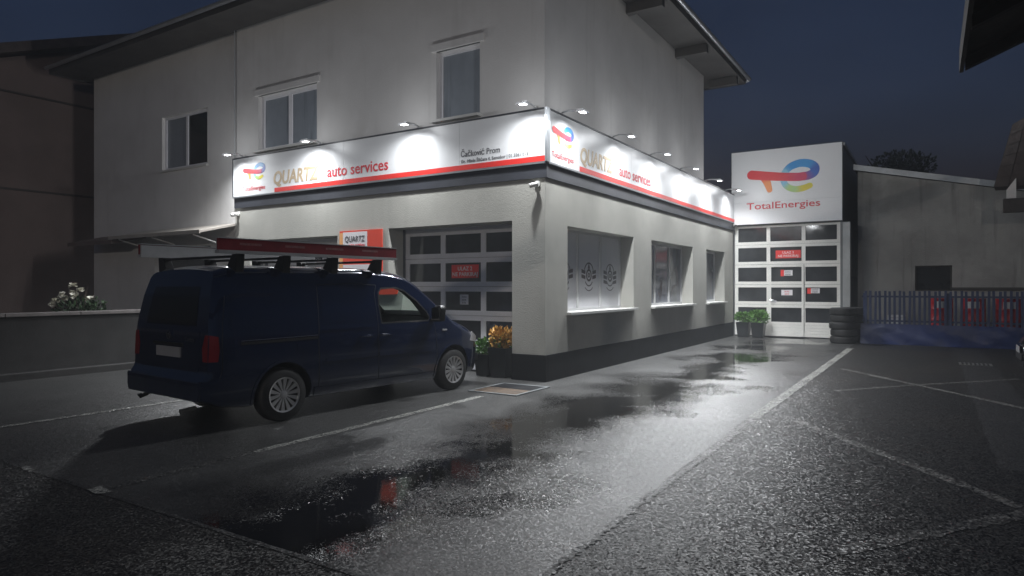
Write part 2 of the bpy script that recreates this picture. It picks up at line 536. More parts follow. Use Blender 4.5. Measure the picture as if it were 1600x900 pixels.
def logo(o, pl, u, z, s, parent, d=-0.004):
    """red-to-blue looped T and e emblem; (u, z) is the top left of its field, s scales metres of the big sign"""
    verts, faces, cols = [], [], []
    def ribbon(path, dd):
        # path entries: x, y, half width, r, g, b
        pts = catmull(path)
        n = len(pts); base = len(verts)
        def put(x, y, c):
            verts.append((u + x*s, pl + d - dd, z + y*s) if o == 'Y' else (pl - d + dd, u + x*s, z + y*s))
            cols.append((max(0, c[0]), max(0, c[1]), max(0, c[2]), 1))
        for i, q in enumerate(pts):
            a, b_ = pts[max(0, i-1)], pts[min(n-1, i+1)]
            tx, ty = b_[0]-a[0], b_[1]-a[1]
            L = math.hypot(tx, ty) or 1
            nx, ny = -ty/L, tx/L
            put(q[0]+nx*q[2], q[1]+ny*q[2], q[3:6]); put(q[0]-nx*q[2], q[1]-ny*q[2], q[3:6])
        for i in range(n-1):
            faces.append((base+2*i, base+2*i+1, base+2*i+3, base+2*i+2))
        for end in (0, n-1):
            q = pts[end]; b0 = len(verts)
            put(q[0], q[1], q[3:6])
            o2 = pts[1] if end == 0 else pts[n-2]
            out = math.atan2(q[1]-o2[1], q[0]-o2[0])
            for k in range(17):
                an = out - math.pi/2 + math.pi*k/16
                put(q[0]+math.cos(an)*q[2], q[1]+math.sin(an)*q[2], q[3:6])
            for k in range(16):
                faces.append((b0, b0+1+k, b0+2+k))
    red, dred = (0.70, 0.03, 0.04), (0.60, 0.02, 0.09)
    pur, blu, sky, cya, gre, yel = (0.22, 0.06, 0.30), (0.03, 0.12, 0.50), (0.03, 0.30, 0.68), (0.25, 0.55, 0.70), (0.42, 0.62, 0.22), (0.72, 0.62, 0.03)
    ora = (0.85, 0.27, 0.06)
    hook = [(2.15, -0.945, .128, *dred), (2.32, -0.93, .13, *pur), (2.475, -0.85, .13, *blu), (2.50, -0.70, .13, *blu), (2.36, -0.575, .125, *sky), (2.08, -0.53, .12, *sky),
            (1.80, -0.62, .11, *sky), (1.64, -0.78, .095, *cya)]
    ribbon(hook, 0.0)
    ribbon([(1.645, -0.775, .09, *cya), (1.60, -0.95, .09, *cya), (1.64, -1.13, .09, *cya), (1.76, -1.26, .092, *gre), (1.95, -1.325, .095, *gre), (2.16, -1.31, .095, *yel), (2.36, -1.245, .088, *yel)], 0.0007)
    ribbon([(1.02, -0.86, .13, *red), (1.12, -1.06, .112, *ora), (1.19, -1.29, .085, *ora)], 0.0015)
    ribbon([(0.65, -0.775, .145, *red), (1.0, -0.83, .14, *red), (1.5, -0.90, .13, *red), (2.0, -0.95, .128, *dred), (2.15, -0.945, .128, *dred)], 0.003)
    me = bpy.data.meshes.new('emblem')
    me.from_pydata(verts, [], faces)
    at = me.color_attributes.new('Col', 'FLOAT_COLOR', 'POINT')
    for i, c in enumerate(cols): at.data[i].color = c
    return link('emblem', me, 'logo_print', parent)

# ------------------------------------------------------------------ layout numbers (metres; origin under the camera, Y along the side wall)
XC, YF = -5.454, 9.683        # corner of the workshop: side wall plane X = XC, front wall plane Y = YF
XL, YR = -13.78, 22.2         # end of the extension on the front, far end of the side wall
XH, YH = -20.5, 18.95         # left end of the house, rear end of its upper storey
ZW = 7.62                     # upper wall head
XS = -1.8                     # seam between tarmac and old asphalt
YS = 2.66                     # seam between forecourt and street

# ------------------------------------------------------------------ ground
struct(MB().quad((-400,-300,0),(400,-300,0),(400,500,0),(-400,500,0)).build('ground', 'coarse_asphalt'))
rng = random.Random(3)
def wob_edge(fix, a, b, n, amp, vert):
    pts = []
    for k in range(n+1):
        t_ = a + (b-a)*k/n
        w = fix + rng.uniform(-amp, amp)
        pts.append((w, t_, 0.002) if vert else (t_, w, 0.002))
    return pts
pts = [(-24, YS, .002)] + wob_edge(YS, -14, XS, 60, 0.012, False)[0:] + wob_edge(XS, YS+0.05, 23, 120, 0.014, True) + [(-24, 23, .002)]
struct(MB().poly(pts).build('forecourt', 'wet_tarmac'))

def strip_mesh(p0, p1, w0, w1, n, amp, z, seed):
    r_ = random.Random(seed)
    a, b_ = Vector((*p0, z)), Vector((*p1, z))
    d = (b_-a).normalized(); nrm = Vector((-d.y, d.x, 0))
    mb = MB()
    prev = None
    for k in range(n+1):
        t_ = k/n
        c = a.lerp(b_, t_); w = (w0 + (w1-w0)*t_)/2
        l_, r2 = c + nrm*(w + r_.uniform(-amp, amp)), c - nrm*(w + r_.uniform(-amp, amp))
        if prev: mb.quad(tuple(prev[1]), tuple(r2), tuple(l_), tuple(prev[0]))
        prev = (l_, r2)
    return mb
struct(strip_mesh((XS-.02, 8.4), (XS+.05, 19.3), .14, .15, 160, .014, .004, 1).build('edge_strip', 'line_fresh'))
struct(strip_mesh((XS, 2.7), (XS-.02, 8.4), .03, .12, 260, .020, .004, 2).build('edge_strip', 'edge_strip'))
struct(strip_mesh((-5.53, 4.1), (-5.54, 7.95), .11, .11, 30, .006, .004, 3).build('parking_line', 'line_fresh'))
struct(strip_mesh((-5.50, 2.75), (-5.53, 4.1), .10, .11, 20, .012, .004, 4).build('parking_line', 'line_ghost'))
struct(strip_mesh((-8.93, 2.75), (-8.84, 9.2), .11, .11, 40, .004, .008, 5).build('parking_line', 'line_fresh'))
struct(strip_mesh((-5.62, 2.68), (-5.40, 2.66), .10, .10, 6, .01, .005, 6).build('parking_line', 'line_fresh'))
struct(strip_mesh((-6.82, 2.66), (-6.55, 2.64), .07, .07, 6, .01, .005, 7).build('parking_line', 'line_worn'))
struct(strip_mesh((-14, YS-.01), (XS, YS-.01), .035, .04, 160, .004, .0032, 8).build('drain_channel', 'patch_asphalt'))
# worn zigzag bay lines on the old asphalt
struct(strip_mesh((-1.35, 8.5), (.62, 5.95), .13, .13, 40, .02, .002, 11).build('bay_line', 'line_worn'))
struct(strip_mesh((-.55, 4.35), (.62, 5.95), .13, .13, 30, .02, .0025, 12).build('bay_line', 'line_faint'))
struct(strip_mesh((-1.45, 14.35), (1.1, 10.9), .11, .11, 40, .015, .002, 13).build('bay_line', 'line_worn'))
struct(strip_mesh((-1.25, 11.25), (-.1, 12.75), .10, .10, 30, .018, .0025, 14).build('bay_line', 'line_faint'))
struct(strip_mesh((-.1, 12.75), (1.3, 14.4), .10, .10, 30, .018, .002, 15).build('bay_line', 'line_faint'))
struct(strip_mesh((.80, 20.6), (.80, 7.2), .60, .60, 60, .02, .0012, 16).build('asphalt_patch', 'patch_asphalt'))
# drain grate in the patch
g = thing('drain_grate', 'small steel drain grate set in the dark asphalt patch', 'drain', (.78, 16.6, 0))
MB().box(.50, 1.06, 16.38, 16.82, .003, .012).build('rim', 'steel', g)
for k in range(7):
    MB().box(.54+k*.072, .575+k*.072, 16.41, 16.79, .0125, .020).build('slat', 'black_plastic', g)

# ------------------------------------------------------------------ workshop house
house = thing('workshop_house', 'pale two-storey house with grey ground-floor workshop, garage doors and wrap-around fascia', 'house', (XC, YF, 0))
D1 = (-8.97, -6.11, 0.0, 2.74); D2 = (-13.25, -10.39, 0.0, 2.66)
W1, W2, W3 = (10.49, 13.59, 1.14, 2.68), (14.68, 17.84, 1.14, 2.68), (19.13, 21.1, 1.14, 2.68)
wall('Y', YF, .42, XL, XC, 0.0, 3.66, [D1, D2], 'front_wall', 'stucco_grey', house)
wall('X', XC, .42, YF+.42, YR, 0.0, 3.66, [W1, W2, W3], 'side_wall', 'stucco_grey', house)
UW1, UW2, UW3 = (-12.98, -11.04, 4.68, 5.95), (-7.80, -6.81, 4.68, 5.98), (-17.0, -15.03, 4.62, 6.02)
ENT = (-17.35, -14.9, 0.0, 2.62)
wall('Y', YF+.03, .38, XL, XC-.03, 3.66, ZW, [UW1, UW2], 'upper_wall', 'plaster', house)
wall('Y', YF+.10, .36, XH, XL-.001, 0.0, ZW, [UW3, ENT], 'upper_wall', 'plaster', house)
wall('X', XC-.03, .38, YF+.41, YH, 3.66, ZW, [], 'gable_wall', 'plaster', house)
MB().box(XH, XC-.5, YH-.3, YH-.002, 0, ZW).build('rear_wall', 'plaster', house)
MB().box(XH, XH+.3, YF+.47, YH-.31, 0, ZW).build('end_wall', 'plaster', house)
MB().box(XC-4.6, XC-.42, YF+.5, YR, 3.55, 3.63).build('flat_roof', 'zinc', house)
MB().box(XC-4.6, XC-.43, YR-.2, YR-.01, 0, 3.54).build('rear_wall', 'stucco_grey', house)
# inside darkness of the workshop
MB().box(XL+.45, XC-.45, YF+3.2, YF+3.4, 0, 3.5).build('inner_wall', 'grey_render', house)
MB().box(XC-3.4, XC-3.2, YF+3.45, YR-.25, 0, 3.5).build('inner_wall', 'grey_render', house)
MB().box(XH+.31, XC-.45, YF+.5, YH-.31, 3.64, 3.655).build('floor_slab', 'concrete', house)
# plinth, 3 mm proud
def plinth(o, pl, spans, h):
    for a, b_ in spans:
        MB().obox(o, pl, a, b_, -.022, .05, 0, h).build('plinth', 'plinth', house, bevel=.004)
plinth('Y', YF, [(XL, D2[0]), (D2[1], D1[0]), (D1[1], XC+.022)], .45)
plinth('X', XC, [(YF+.055, YR-.05)], .45)
# upper windows
def window(o, pl, u0, u1, z0, z1, cols, glass, depth, frame='pvc_white', sill=True, bar=.06, sillmat='sill_white', sp=.09, parent=house, glasses=None):
    fr = MB()
    fr.obox(o, pl, u0, u1, depth, depth+.07, z0, z0+bar).obox(o, pl, u0, u1, depth, depth+.07, z1-bar, z1)
    w = (u1-u0)/cols
    for k in range(cols+1):
        c = u0 + k*w
        a = max(u0, c - (bar if k in (0,) else bar*.6)); b_ = min(u1, c + (bar if k in (cols,) else bar*.6))
        if k == 0: a, b_ = u0, u0+bar
        if k == cols: a, b_ = u1-bar, u1
        fr.obox(o, pl, a, b_, depth+.001, depth+.069, z0+bar, z1-bar)
    f = fr.build('window_frame', frame, parent)
    for k in range(cols):
        a = u0 + k*w + (bar if k == 0 else bar*.6); b_ = u0 + (k+1)*w - (bar if k == cols-1 else bar*.6)
        MB().obox(o, pl, a, b_, depth+.03, depth+.045, z0+bar, z1-bar).build('pane', glasses[k] if glasses else glass, f)
    if sill:
        MB().obox(o, pl, u0-.04, u1+.04, -sp, depth, z0-.045, z0+.004).build('sill', sillmat, f, bevel=.004)
    return f
window('Y', YF+.03, *UW1, 2, 'glass_curtain', .10, frame='door_grey', bar=.09, sp=.14)
window('Y', YF+.03, *UW2, 1, 'glass_curtain', .10, frame='door_grey', bar=.07, sp=.14)
window('Y', YF+.10, *UW3, 2, 'glass_dark', .08, frame='door_grey', bar=.07, sp=.05, glasses=['glass_curtain', 'glass_dark'])
for a, b_, c, d_ in (UW1, UW2):        # raised plaster surround with roller-shutter box
    MB().obox('Y', YF+.03, a-.10, b_+.10, -.035, .05, d_, d_+.14).build('window_hood', 'plaster', house, bevel=.006)
# workshop windows
WIN = []
WIN.append(window('X', XC, *W1, 3, 'glass_frosted', .30, bar=.055, sp=.10))
WIN.append(window('X', XC, *W2, 3, 'glass_tinted', .30, bar=.055, sp=.10))
WIN.append(window('X', XC, *W3, 2, 'glass_tinted', .30, bar=.055, sp=.10))
# printed emblems on the frosted panes
def ring(o, pl, u, z, r0, r1, d, a0=0, a1=360, n=26, sxx=1.0):
    pts = [(u+math.cos(R(a0+(a1-a0)*k/n))*r1*sxx, z+math.sin(R(a0+(a1-a0)*k/n))*r1) for k in range(n+1)]
    pts2 = [(u+math.cos(R(a0+(a1-a0)*k/n))*r0*sxx, z+math.sin(R(a0+(a1-a0)*k/n))*r0) for k in range(n+1)]
    mb = MB()
    for k in range(n):
        q = [pts[k], pts[k+1], pts2[k+1], pts2[k]]
        for m_ in (flat(o, pl, q, d),):
            i = len(mb.v); mb.v += m_.v; mb.f += [tuple(i+x for x in f) for f in m_.f]
    return mb
def join(*mbs):
    out = MB()
    for m_ in mbs:
        i = len(out.v); out.v += m_.v; out.f += [tuple(i+x for x in f) for f in m_.f]
    return out
for k, matn in ((0, 'emblem_print'), (1, 'emblem_print'), (2, 'emblem_pale')):
    u = W1[0] + (k+.5)*(W1[1]-W1[0])/3; z = 1.83
    parts = [ring('X', XC, u, z, .085, .125, .326), ring('X', XC, u, z, .022, .05, .326), ring('X', XC, u, z+.03, .20, .225, .326, 20, 160), ring('X', XC, u, z-.02, .18, .205, .326, 215, 325), ring('X', XC, u, z-.05, .25, .268, .326, 228, 312)]
    for sgn in (-1, 1):
        for j in range(3 if k == 2 else 2):
            parts.append(flat('X', XC, [(u+sgn*.16, z+.09-j*.10), (u+sgn*.33, z+.115-j*.10), (u+sgn*.33, z+.045-j*.10), (u+sgn*.16, z+.02-j*.10)], .326))
    parts.append(flat('X', XC, [(u-.05, z+.13), (u+.05, z+.13), (u, z+.25)], .326))
    join(*parts).build('emblem', matn, WIN[0])
# sketchy figures printed on the second window
fig = [ring('X', XC, 16.25, 1.72, .05, .09, .326), ring('X', XC, 16.2, 1.38, .06, .085, .326), flat('X', XC, [(16.2,1.45),(16.3,1.45),(16.36,1.72),(16.25,1.75),(16.18,1.6)], .326), flat('X', XC, [(16.02,1.42),(16.2,1.36),(16.2,1.41),(16.05,1.48)], .326)]
join(*fig).build('figure_print', 'emblem_print', WIN[1])
fig = [flat('X', XC, [(17.25,2.05),(17.45,2.15),(17.6,1.95),(17.62,1.65),(17.5,1.6),(17.45,1.85),(17.35,2.02)], .326), flat('X', XC, [(17.0,1.3),(17.2,1.55),(17.4,1.62),(17.4,1.66),(17.16,1.6),(16.97,1.32)], .326), ring('X', XC, 17.3, 1.9, .13, .15, .326, 60, 200)]
join(*fig).build('figure_print', 'emblem_print', WIN[1])

# sectional garage doors: rails and stiles as one frame, every pane and panel its own piece
def garage_door(o, pl, u0, u1, ztop, cols, rows, z_glass0, pitch, gh, depth, mat, glass, parent, stile=.10):
    f = MB()
    w = (u1-u0)/cols
    us = []
    for k in range(cols):
        us.append((u0+k*w+(stile if k == 0 else stile*.55), u0+(k+1)*w-(stile if k == cols-1 else stile*.55)))
    zs = [(z_glass0+j*pitch, z_glass0+j*pitch+gh) for j in range(rows)]
    prev = 0.03
    for j, (a, b_) in enumerate(zs):
        if j > 0:
            mid_ = (zs[j-1][1]+a)/2
            f.obox(o, pl, u0, u1, depth, depth+.045, zs[j-1][1], mid_-.004)
            f.obox(o, pl, u0, u1, depth, depth+.045, mid_+.004, a)
    f.obox(o, pl, u0, u1, depth, depth+.045, zs[-1][1], ztop)
    for (a, b_) in zs:
        e = [u0] + [x for p_ in us for x in p_] + [u1]
        for k in range(0, len(e), 2):
            f.obox(o, pl, e[k], e[k+1], depth+.002, depth+.043, a, b_)
    g_ = f.build('garage_door', mat, parent, merge=False)
    for (a, b_) in zs:
        for (c, d_) in us:
            MB().obox(o, pl, c-.004, d_+.004, depth+.024, depth+.034, a-.004, b_+.004).build('pane', glass, g_)
    n = 5
    hgt = (z_glass0-.035)/n
    for k in range(n):
        MB().obox(o, pl, u0, u1, depth, depth+.045, .035+k*hgt+.004, .035+(k+1)*hgt-.002).build('panel', mat, g_, bevel=.003)
    MB().obox(o, pl, u0, u1, depth+.004, depth+.045, .0, .032).build('bottom_seal', 'black_plastic', g_)
    return g_
gd1 = garage_door('Y', YF, D1[0], D1[1], D1[3], 3, 4, .60, .548, .36, .50, 'door_grey', 'glass_garage', house)
gd2 = garage_door('Y', YF, D2[0], D2[1], D2[3], 3, 4, .58, .53, .35, .50, 'door_grey', 'glass_garage', house)
for dd in (D1, D2):                     # reveals behind the wall's thickness
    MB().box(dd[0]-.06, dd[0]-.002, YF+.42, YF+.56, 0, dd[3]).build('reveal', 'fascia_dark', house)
    MB().box(dd[1]+.002, dd[1]+.06, YF+.42, YF+.56, 0, dd[3]).build('reveal', 'stucco_grey', house)
    MB().box(dd[0]-.06, dd[1]+.06, YF+.42, YF+.56, dd[3]+.001, dd[3]+.1).build('reveal', 'stucco_grey', house)
# entrance door under the awning
ed = MB().box(ENT[0], ENT[1], YF+.32, YF+.38, 0, ENT[3]).build('entrance_door', 'wood_dark', house)
MB().box(-16.2, -15.2, YF+.30, YF+.319, .9, 2.3).build('pane', 'glass_dark', ed)
MB().tube([(-16.35, YF+.27, 1.0), (-16.35, YF+.27, 1.15)], .012).build('handle', 'chrome', ed)
# hipped roof with wide soffits, fascia, gutters
EO = .82
ex0, ex1, ey0, ey1 = XH-.5, XC+EO, YF-EO, YH+1.3
rf = MB()
zi = ZW+.14
rx0, rx1, ry = ex0+5.5, ex1-5.6, (ey0+ey1)/2
rz = zi + 2.7
rf.poly([(ex0,ey0,zi),(ex1,ey0,zi),(rx1,ry,rz),(rx0,ry,rz)]).poly([(ex1,ey0,zi),(ex1,ey1,zi),(rx1,ry,rz)])
rf.poly([(ex1,ey1,zi),(ex0,ey1,zi),(rx0,ry,rz),(rx1,ry,rz)]).poly([(ex0,ey1,zi),(ex0,ey0,zi),(rx0,ry,rz)])
rf.poly([(ex0,ey0,zi-.02),(ex0,ey1,zi-.02),(ex1,ey1,zi-.02),(ex1,ey0,zi-.02)])
roof = rf.build('roof', 'roof_tile', house)
MB().box(ex0+.02, ex1-.02, ey0+.02, ey1-.02, ZW+.001, ZW+.045).build('soffit', 'soffit_wood', roof)
for (a, b_, c, d_) in ((ex0, ex1, ey0-.03, ey0+.015), (ex0, ex1, ey1-.015, ey1+.03), (ex1-.015, ex1+.03, ey0+.016, ey1-.016), (ex0-.03, ex0+.015, ey0+.016, ey1-.016)):
    MB().box(a, b_, c, d_, ZW-.03, ZW+.16).build('fascia_board', 'soffit_wood', roof)
def gutter_run(a, b_):
    d = (Vector(b_)-Vector(a)).normalized()
    n_ = Vector((d.y, -d.x, 0))
    mb = MB(); k = 9
    for s_ in range(k):
        for e, r0 in ((0, .065), ):
            a0, a1 = math.pi*s_/k, math.pi*(s_+1)/k
            p = [Vector(q) + n_*(math.cos(t_)*r0) + Vector((0,0,-math.sin(t_)*r0)) for q in (a, b_) for t_ in (a0, a1)]
            mb.quad(p[0], p[1], p[3], p[2])
    return mb
gutter_run((ex0, ey0-.10, ZW+.13), (ex1+.05, ey0-.10, ZW+.13)).build('gutter', 'gutter', roof, smooth=True, merge=True)
gutter_run((ex1+.10, ey0, ZW+.13), (ex1+.10, ey1+.1, ZW+.13)).build('gutter', 'gutter', roof, smooth=True, merge=True)
gutter_run((ex1+.1, ey1+.09, ZW+.10), (ex0, ey1+.09, ZW+.10)).build('gutter', 'gutter', roof, smooth=True, merge=True)
for yy in (13.2, 16.4, 19.4):
    MB().box(XC-.02, ex1-.04, yy, yy+.16, ZW-.22, ZW).build('rafter_tail', 'soffit_wood', roof, bevel=.006)
MB().tube([(XL-.06, YF+.02, 3.9), (XL-.06, YF+.02, ZW)], .012).build('lightning_wire', 'zinc', house)

# ------------------------------------------------------------------ fascia signs
ST, SB = 4.59, 3.665
PF, PS = YF-.06, XC+.06              # front and side sign planes
fs = thing('fascia_sign', 'long white fascia sign over the garage doors, with street address lettering', 'sign', (XL, PF, SB))
MB().box(XL, XC+.045, PF+.030, YF+.028, SB-.235, ST-.03).build('backing', 'fascia_dark', fs)
for a, b_ in ((XL+.01, -10.15), (-10.145, -7.2), (-7.195, XC+.028)):
    MB().box(a, b_, PF, PF+.01, SB+.025, ST-.03).build('panel', 'sign_white', fs)
MB().box(XL-.015, XC+.03, PF-.012, PF+.03, SB-.005, SB+.024).build('lower_trim', 'alu', fs)
MB().box(XL-.015, XC+.03, PF-.012, PF+.085, ST-.028, ST).build('upper_trim', 'fascia_dark', fs)
MB().box(XL-.016, XL+.009, PF-.010, PF+.09, SB+.0245, ST-.0285).build('end_trim', 'fascia_dark', fs)
MB().box(-12.3, XC+.026, PF-.004, PF-.001, SB+.032, SB+.125).build('red_stripe', 'sign_red', fs)
logo('Y', PF, -13.60, 4.56, .375, fs)
text('TotalEnergies', .135, 'text_red', 'Y', PF, -13.42, 3.80, fs, width=.80)
text('QUARTZ', .40, 'text_gold', 'Y', PF, -12.33, 3.87, fs, shear=.15, width=1.46, bold=.012)
text('auto services', .32, 'text_red', 'Y', PF, -10.62, 3.88, fs, width=1.70, bold=.003)
text('Čačković Prom', .15, 'text_dark', 'Y', PF, -7.16, 3.935, fs, width=.84, bold=.0005)
text('Dr. Mlade Šišćara 4, Samobor | 01 3361 015', .082, 'text_dark', 'Y', PF, -7.15, 3.825, fs, width=1.40)

ss = thing('fascia_sign', 'white fascia sign along the side wall above the three recessed windows', 'sign', (PS, YR, SB))
MB().box(XC-.028, PS-.030, PF+.10, YR-.05, SB-.235, ST-.03).build('backing', 'fascia_dark', ss)
for a, b_ in ((PF+.105, 13.3), (13.305, 17.5), (17.505, YR-.1)):
    MB().box(PS-.01, PS, a, b_, SB+.025, ST-.03).build('panel', 'sign_white', ss)
MB().box(PS-.03, PS+.012, PF+.06, YR-.08, SB-.005, SB+.024).build('lower_trim', 'alu', ss)
MB().box(PS-.085, PS+.012, PF+.105, YR-.08, ST-.028, ST).build('upper_trim', 'fascia_dark', ss)
MB().box(XC+.032, PS+.012, PF-.012, PF+.104, SB+.0245, ST).build('corner_trim', 'alu', ss)
MB().box(PS+.001, PS+.004, 10.85, YR-.1, SB+.032, SB+.125).build('red_stripe', 'sign_red', ss)
logo('X', PS, 9.62, 4.56, .375, ss)
text('TotalEnergies', .135, 'text_red', 'X', PS, 9.80, 3.80, ss, width=.80)
text('QUARTZ', .40, 'text_gold', 'X', PS, 10.88, 3.87, ss, shear=.15, width=1.46, bold=.012)
text('auto services', .32, 'text_red', 'X', PS, 12.66, 3.88, ss, width=1.80, bold=.003)

# ------------------------------------------------------------------ flood lamps over the signs (local: outward is -Y, root at the sign's top edge)
def make_lamp():
    t_ = thing('flood_lamp', '', 'lamp', (0,0,0), 'flood lamps over the signs')
    MB().box(-.035, .035, -.005, .07, -.02, .012).build('bracket', 'lamp_grey', t_, bevel=.003)
    MB().tube([(0, .03, .012), (0, .0, .035), (0, -.12, .050), (0, -.30, .030), (0, -.36, .012)], .017, 8).build('arm', 'lamp_grey', t_, smooth=True)
    h_ = MB()
    h_.prism([(-.10, -.31, .012), (-.10, -.45, .000), (-.10, -.46, -.022), (-.10, -.30, -.012)], (.20, 0, 0))
    for k in range(7):
        h_.box(-.094+k*.029, -.088+k*.029, -.43, -.33, .0, .026)
    hd = h_.build('head', 'lamp_grey', t_)
    MB().prism([(-.05, -.335, -.0142), (-.05, -.425, -.0220), (-.05, -.425, -.0262), (-.05, -.335, -.0182)], (.10, 0, 0)).build('lens', 'led', hd)
    return t_
lamp0 = make_lamp()
FX = [(-13.44, 'flood lamp at the front sign\'s outer end, above its emblem'), (-10.84, 'flood lamp on the front sign, above the gold lettering'),
      (-8.17, 'flood lamp between the two right-hand upper windows\' sills, mid front sign'), (-5.62, 'flood lamp on the front sign right beside the building corner')]
SY = [(10.2, 'flood lamp on the side sign, above its emblem by the corner'), (12.38, 'flood lamp on the side sign, above the end of its gold lettering'),
      (14.5, 'flood lamp on the side sign, above the end of auto services'), (16.65, 'flood lamp on the side sign, third from the tall garage'),
      (18.87, 'flood lamp on the side sign, second from the tall garage'), (21.08, 'flood lamp on the side sign, closest to the tall garage')]
FX[2] = (-8.17, 'flood lamp on the front sign just left of the single upper window')
spots = [((x, PF, ST+.002), 0, lb) for x, lb in FX] + [((PS, y, ST+.002), 90, lb) for y, lb in SY]
heads = [lamp0] + [copy_tree(lamp0) for _ in spots[1:]]
for o, (loc, rz_, lb) in zip(heads, spots):
    o.location = loc
    o.rotation_euler = (0, 0, R(rz_))
    o['label'] = lb
    ld = bpy.data.lights.new('flood_light', 'SPOT')
    vary = 0.8 + 0.4*rng.random()
    ld.energy = LAMP_W * vary
    ld.color = (0.95, 0.975, 1.0)
    ld.spot_size = R(152); ld.spot_blend = 0.9
    ld.shadow_soft_size = 0.05
    ld.use_nodes = True
    nt = ld.node_tree
    fo = nt.nodes.new('ShaderNodeLightFalloff')
    fo.inputs['Strength'].default_value = 1.0
    nt.links.new(fo.outputs['Linear'], nt.nodes['Emission'].inputs['Strength'])
    lo = bpy.data.objects.new('flood_light', ld)
    col.objects.link(lo)
    lo.parent = o
    lo.location = (0, -.385, -.035)
    pd = bpy.data.lights.new('glow_fill', 'POINT')  # added fill beside the lamp head, lifts the upper wall and sign
    pd.energy = GLOW_FILL_W; pd.color = ld.color; pd.shadow_soft_size = 0.06
    pd.use_nodes = True
    fo2 = pd.node_tree.nodes.new('ShaderNodeLightFalloff')
    fo2.inputs['Strength'].default_value = 1.0
    pd.node_tree.links.new(fo2.outputs['Linear'], pd.node_tree.nodes['Emission'].inputs['Strength'])
    po_ = bpy.data.objects.new('glow_fill', pd)
    col.objects.link(po_)
    po_.parent = o
    po_.location = (0, -.60, .06)
    lo.rotation_euler = (R(rng.uniform(4, 13)), R(rng.uniform(-7, 7)), 0)       # aims down and a little back to the wall

# ------------------------------------------------------------------ security cameras
def bullet(loc, o, yaw, label, two=False):
    c = thing('security_camera', label, 'camera', loc, 'white wall cameras')
    sgn = {'Y': (0, -1), 'X': (1, 0)}[o]
    x, y, z = loc
    MB().lathe([(.055, 0), (.055, .02), (.045, .03)], 16, 'Z', (0, 0, 0)).v
    MB().tube([(x, y+0.001, z), (x+sgn[0]*.03, y+sgn[1]*.03, z)], .055, 16).build('base', 'cam_white', c, smooth=True)
    MB().tube([(x+sgn[0]*.028, y+sgn[1]*.028, z), (x+sgn[0]*.09, y+sgn[1]*.09, z-.015)], .018, 10).build('arm', 'cam_white', c, smooth=True)
    for ya in ([yaw, yaw+60] if two else [yaw]):
        d = Vector((math.cos(R(ya)), math.sin(R(ya)), -.25)).normalized()
        p = Vector((x+sgn[0]*.10, y+sgn[1]*.10, z-.02))
        b_ = MB().tube([p - d*.06, p - d*.05, p + d*.08, p + d*.09], [.025, .04, .042, .038], 14).build('camera_body', 'cam_white', c, smooth=True)
        MB().tube([p + d*.0902, p + d*.094], .028, 12).build('camera_lens', 'black_plastic', b_)
    return c
bullet((-5.60, YF, 3.33), 'Y', 215, 'white bullet camera on the front wall at the workshop corner under the sign')
bullet((XL+.12, YF, 3.30), 'Y', 190, 'white twin camera under the outer end of the front sign', True)
bullet((XC+.02, YR-.12, 3.62), 'X', 280, 'small white camera where the side sign meets the tall garage')

# poster between the garage doors
ps = thing('wall_poster', 'orange, white and red poster board on the pier between the garage doors', 'poster', (-9.7, YF, 1.1))
MB().box(-10.30, -9.12, YF-.024, YF-.002, 1.15, 2.74).build('board', 'poster_red', ps)
MB().box(-10.30, -10.20, YF-.027, YF-.0245, 1.15, 2.70).build('orange_edge', 'poster_orange', ps)
MB().box(-10.198, -9.52, YF-.027, YF-.0245, 2.32, 2.71).build('white_field', 'poster_white', ps)
MB().box(-10.198, -9.42, YF-.027, YF-.0245, 1.25, 2.05).build('white_field', 'poster_white', ps)
text('QUARTZ', .16, 'text_dark', 'Y', YF-.027, -10.14, 2.52, ps, shear=.1, width=.56)
text('auto services', .09, 'text_red', 'Y', YF-.027, -10.03, 2.42, ps, width=.45)
for k in range(6):
    MB().box(-10.14, -9.6+.04*(k % 3), YF-.0285, YF-.0272, 1.93-k*.1, 1.955-k*.1).build('text_line', 'text_dark', ps)

# notices on the garage doors
def notice(o, pl, u0, u1, z0, z1, label, lines, bg='sign_red', fg='text_white', size=.11, redband=False):
    n_ = thing('door_notice', label, 'sign', ((u0+u1)/2, pl-.01, z0) if o == 'Y' else (pl+.01, (u0+u1)/2, z0), 'notices on the garage doors')
    MB().obox(o, pl, u0, u1, -.004, .0, z0, z1).build('sheet', bg, n_)
    if redband:
        MB().obox(o, pl, u0-.08, u0+.02, -.006, -.0042, z0-.02, z1+.01).build('red_band', 'sign_red', n_)
    m_ = len(lines)
    for k, s_ in enumerate(lines):
        text(s_, size, fg, o, pl, (u0+u1)/2, z1 - (k+1)*(z1-z0)/(m_+.35), n_, d=-.006, align='CENTER', bold=.001)
    return n_
notice('Y', YF+.524, -7.82, -7.18, 1.765, 2.02, 'red ULAZ 2 no-parking sign behind the door glass near the van', ['ULAZ 2', 'NE PARKIRAJ'], size=.105)
notice('Y', YF+.524, -7.62, -7.42, 1.26, 1.45, 'small white paper notice on the garage door near the van', ['Zvono', 'servis', '8-16'], 'poster_white', 'text_dark', .045)

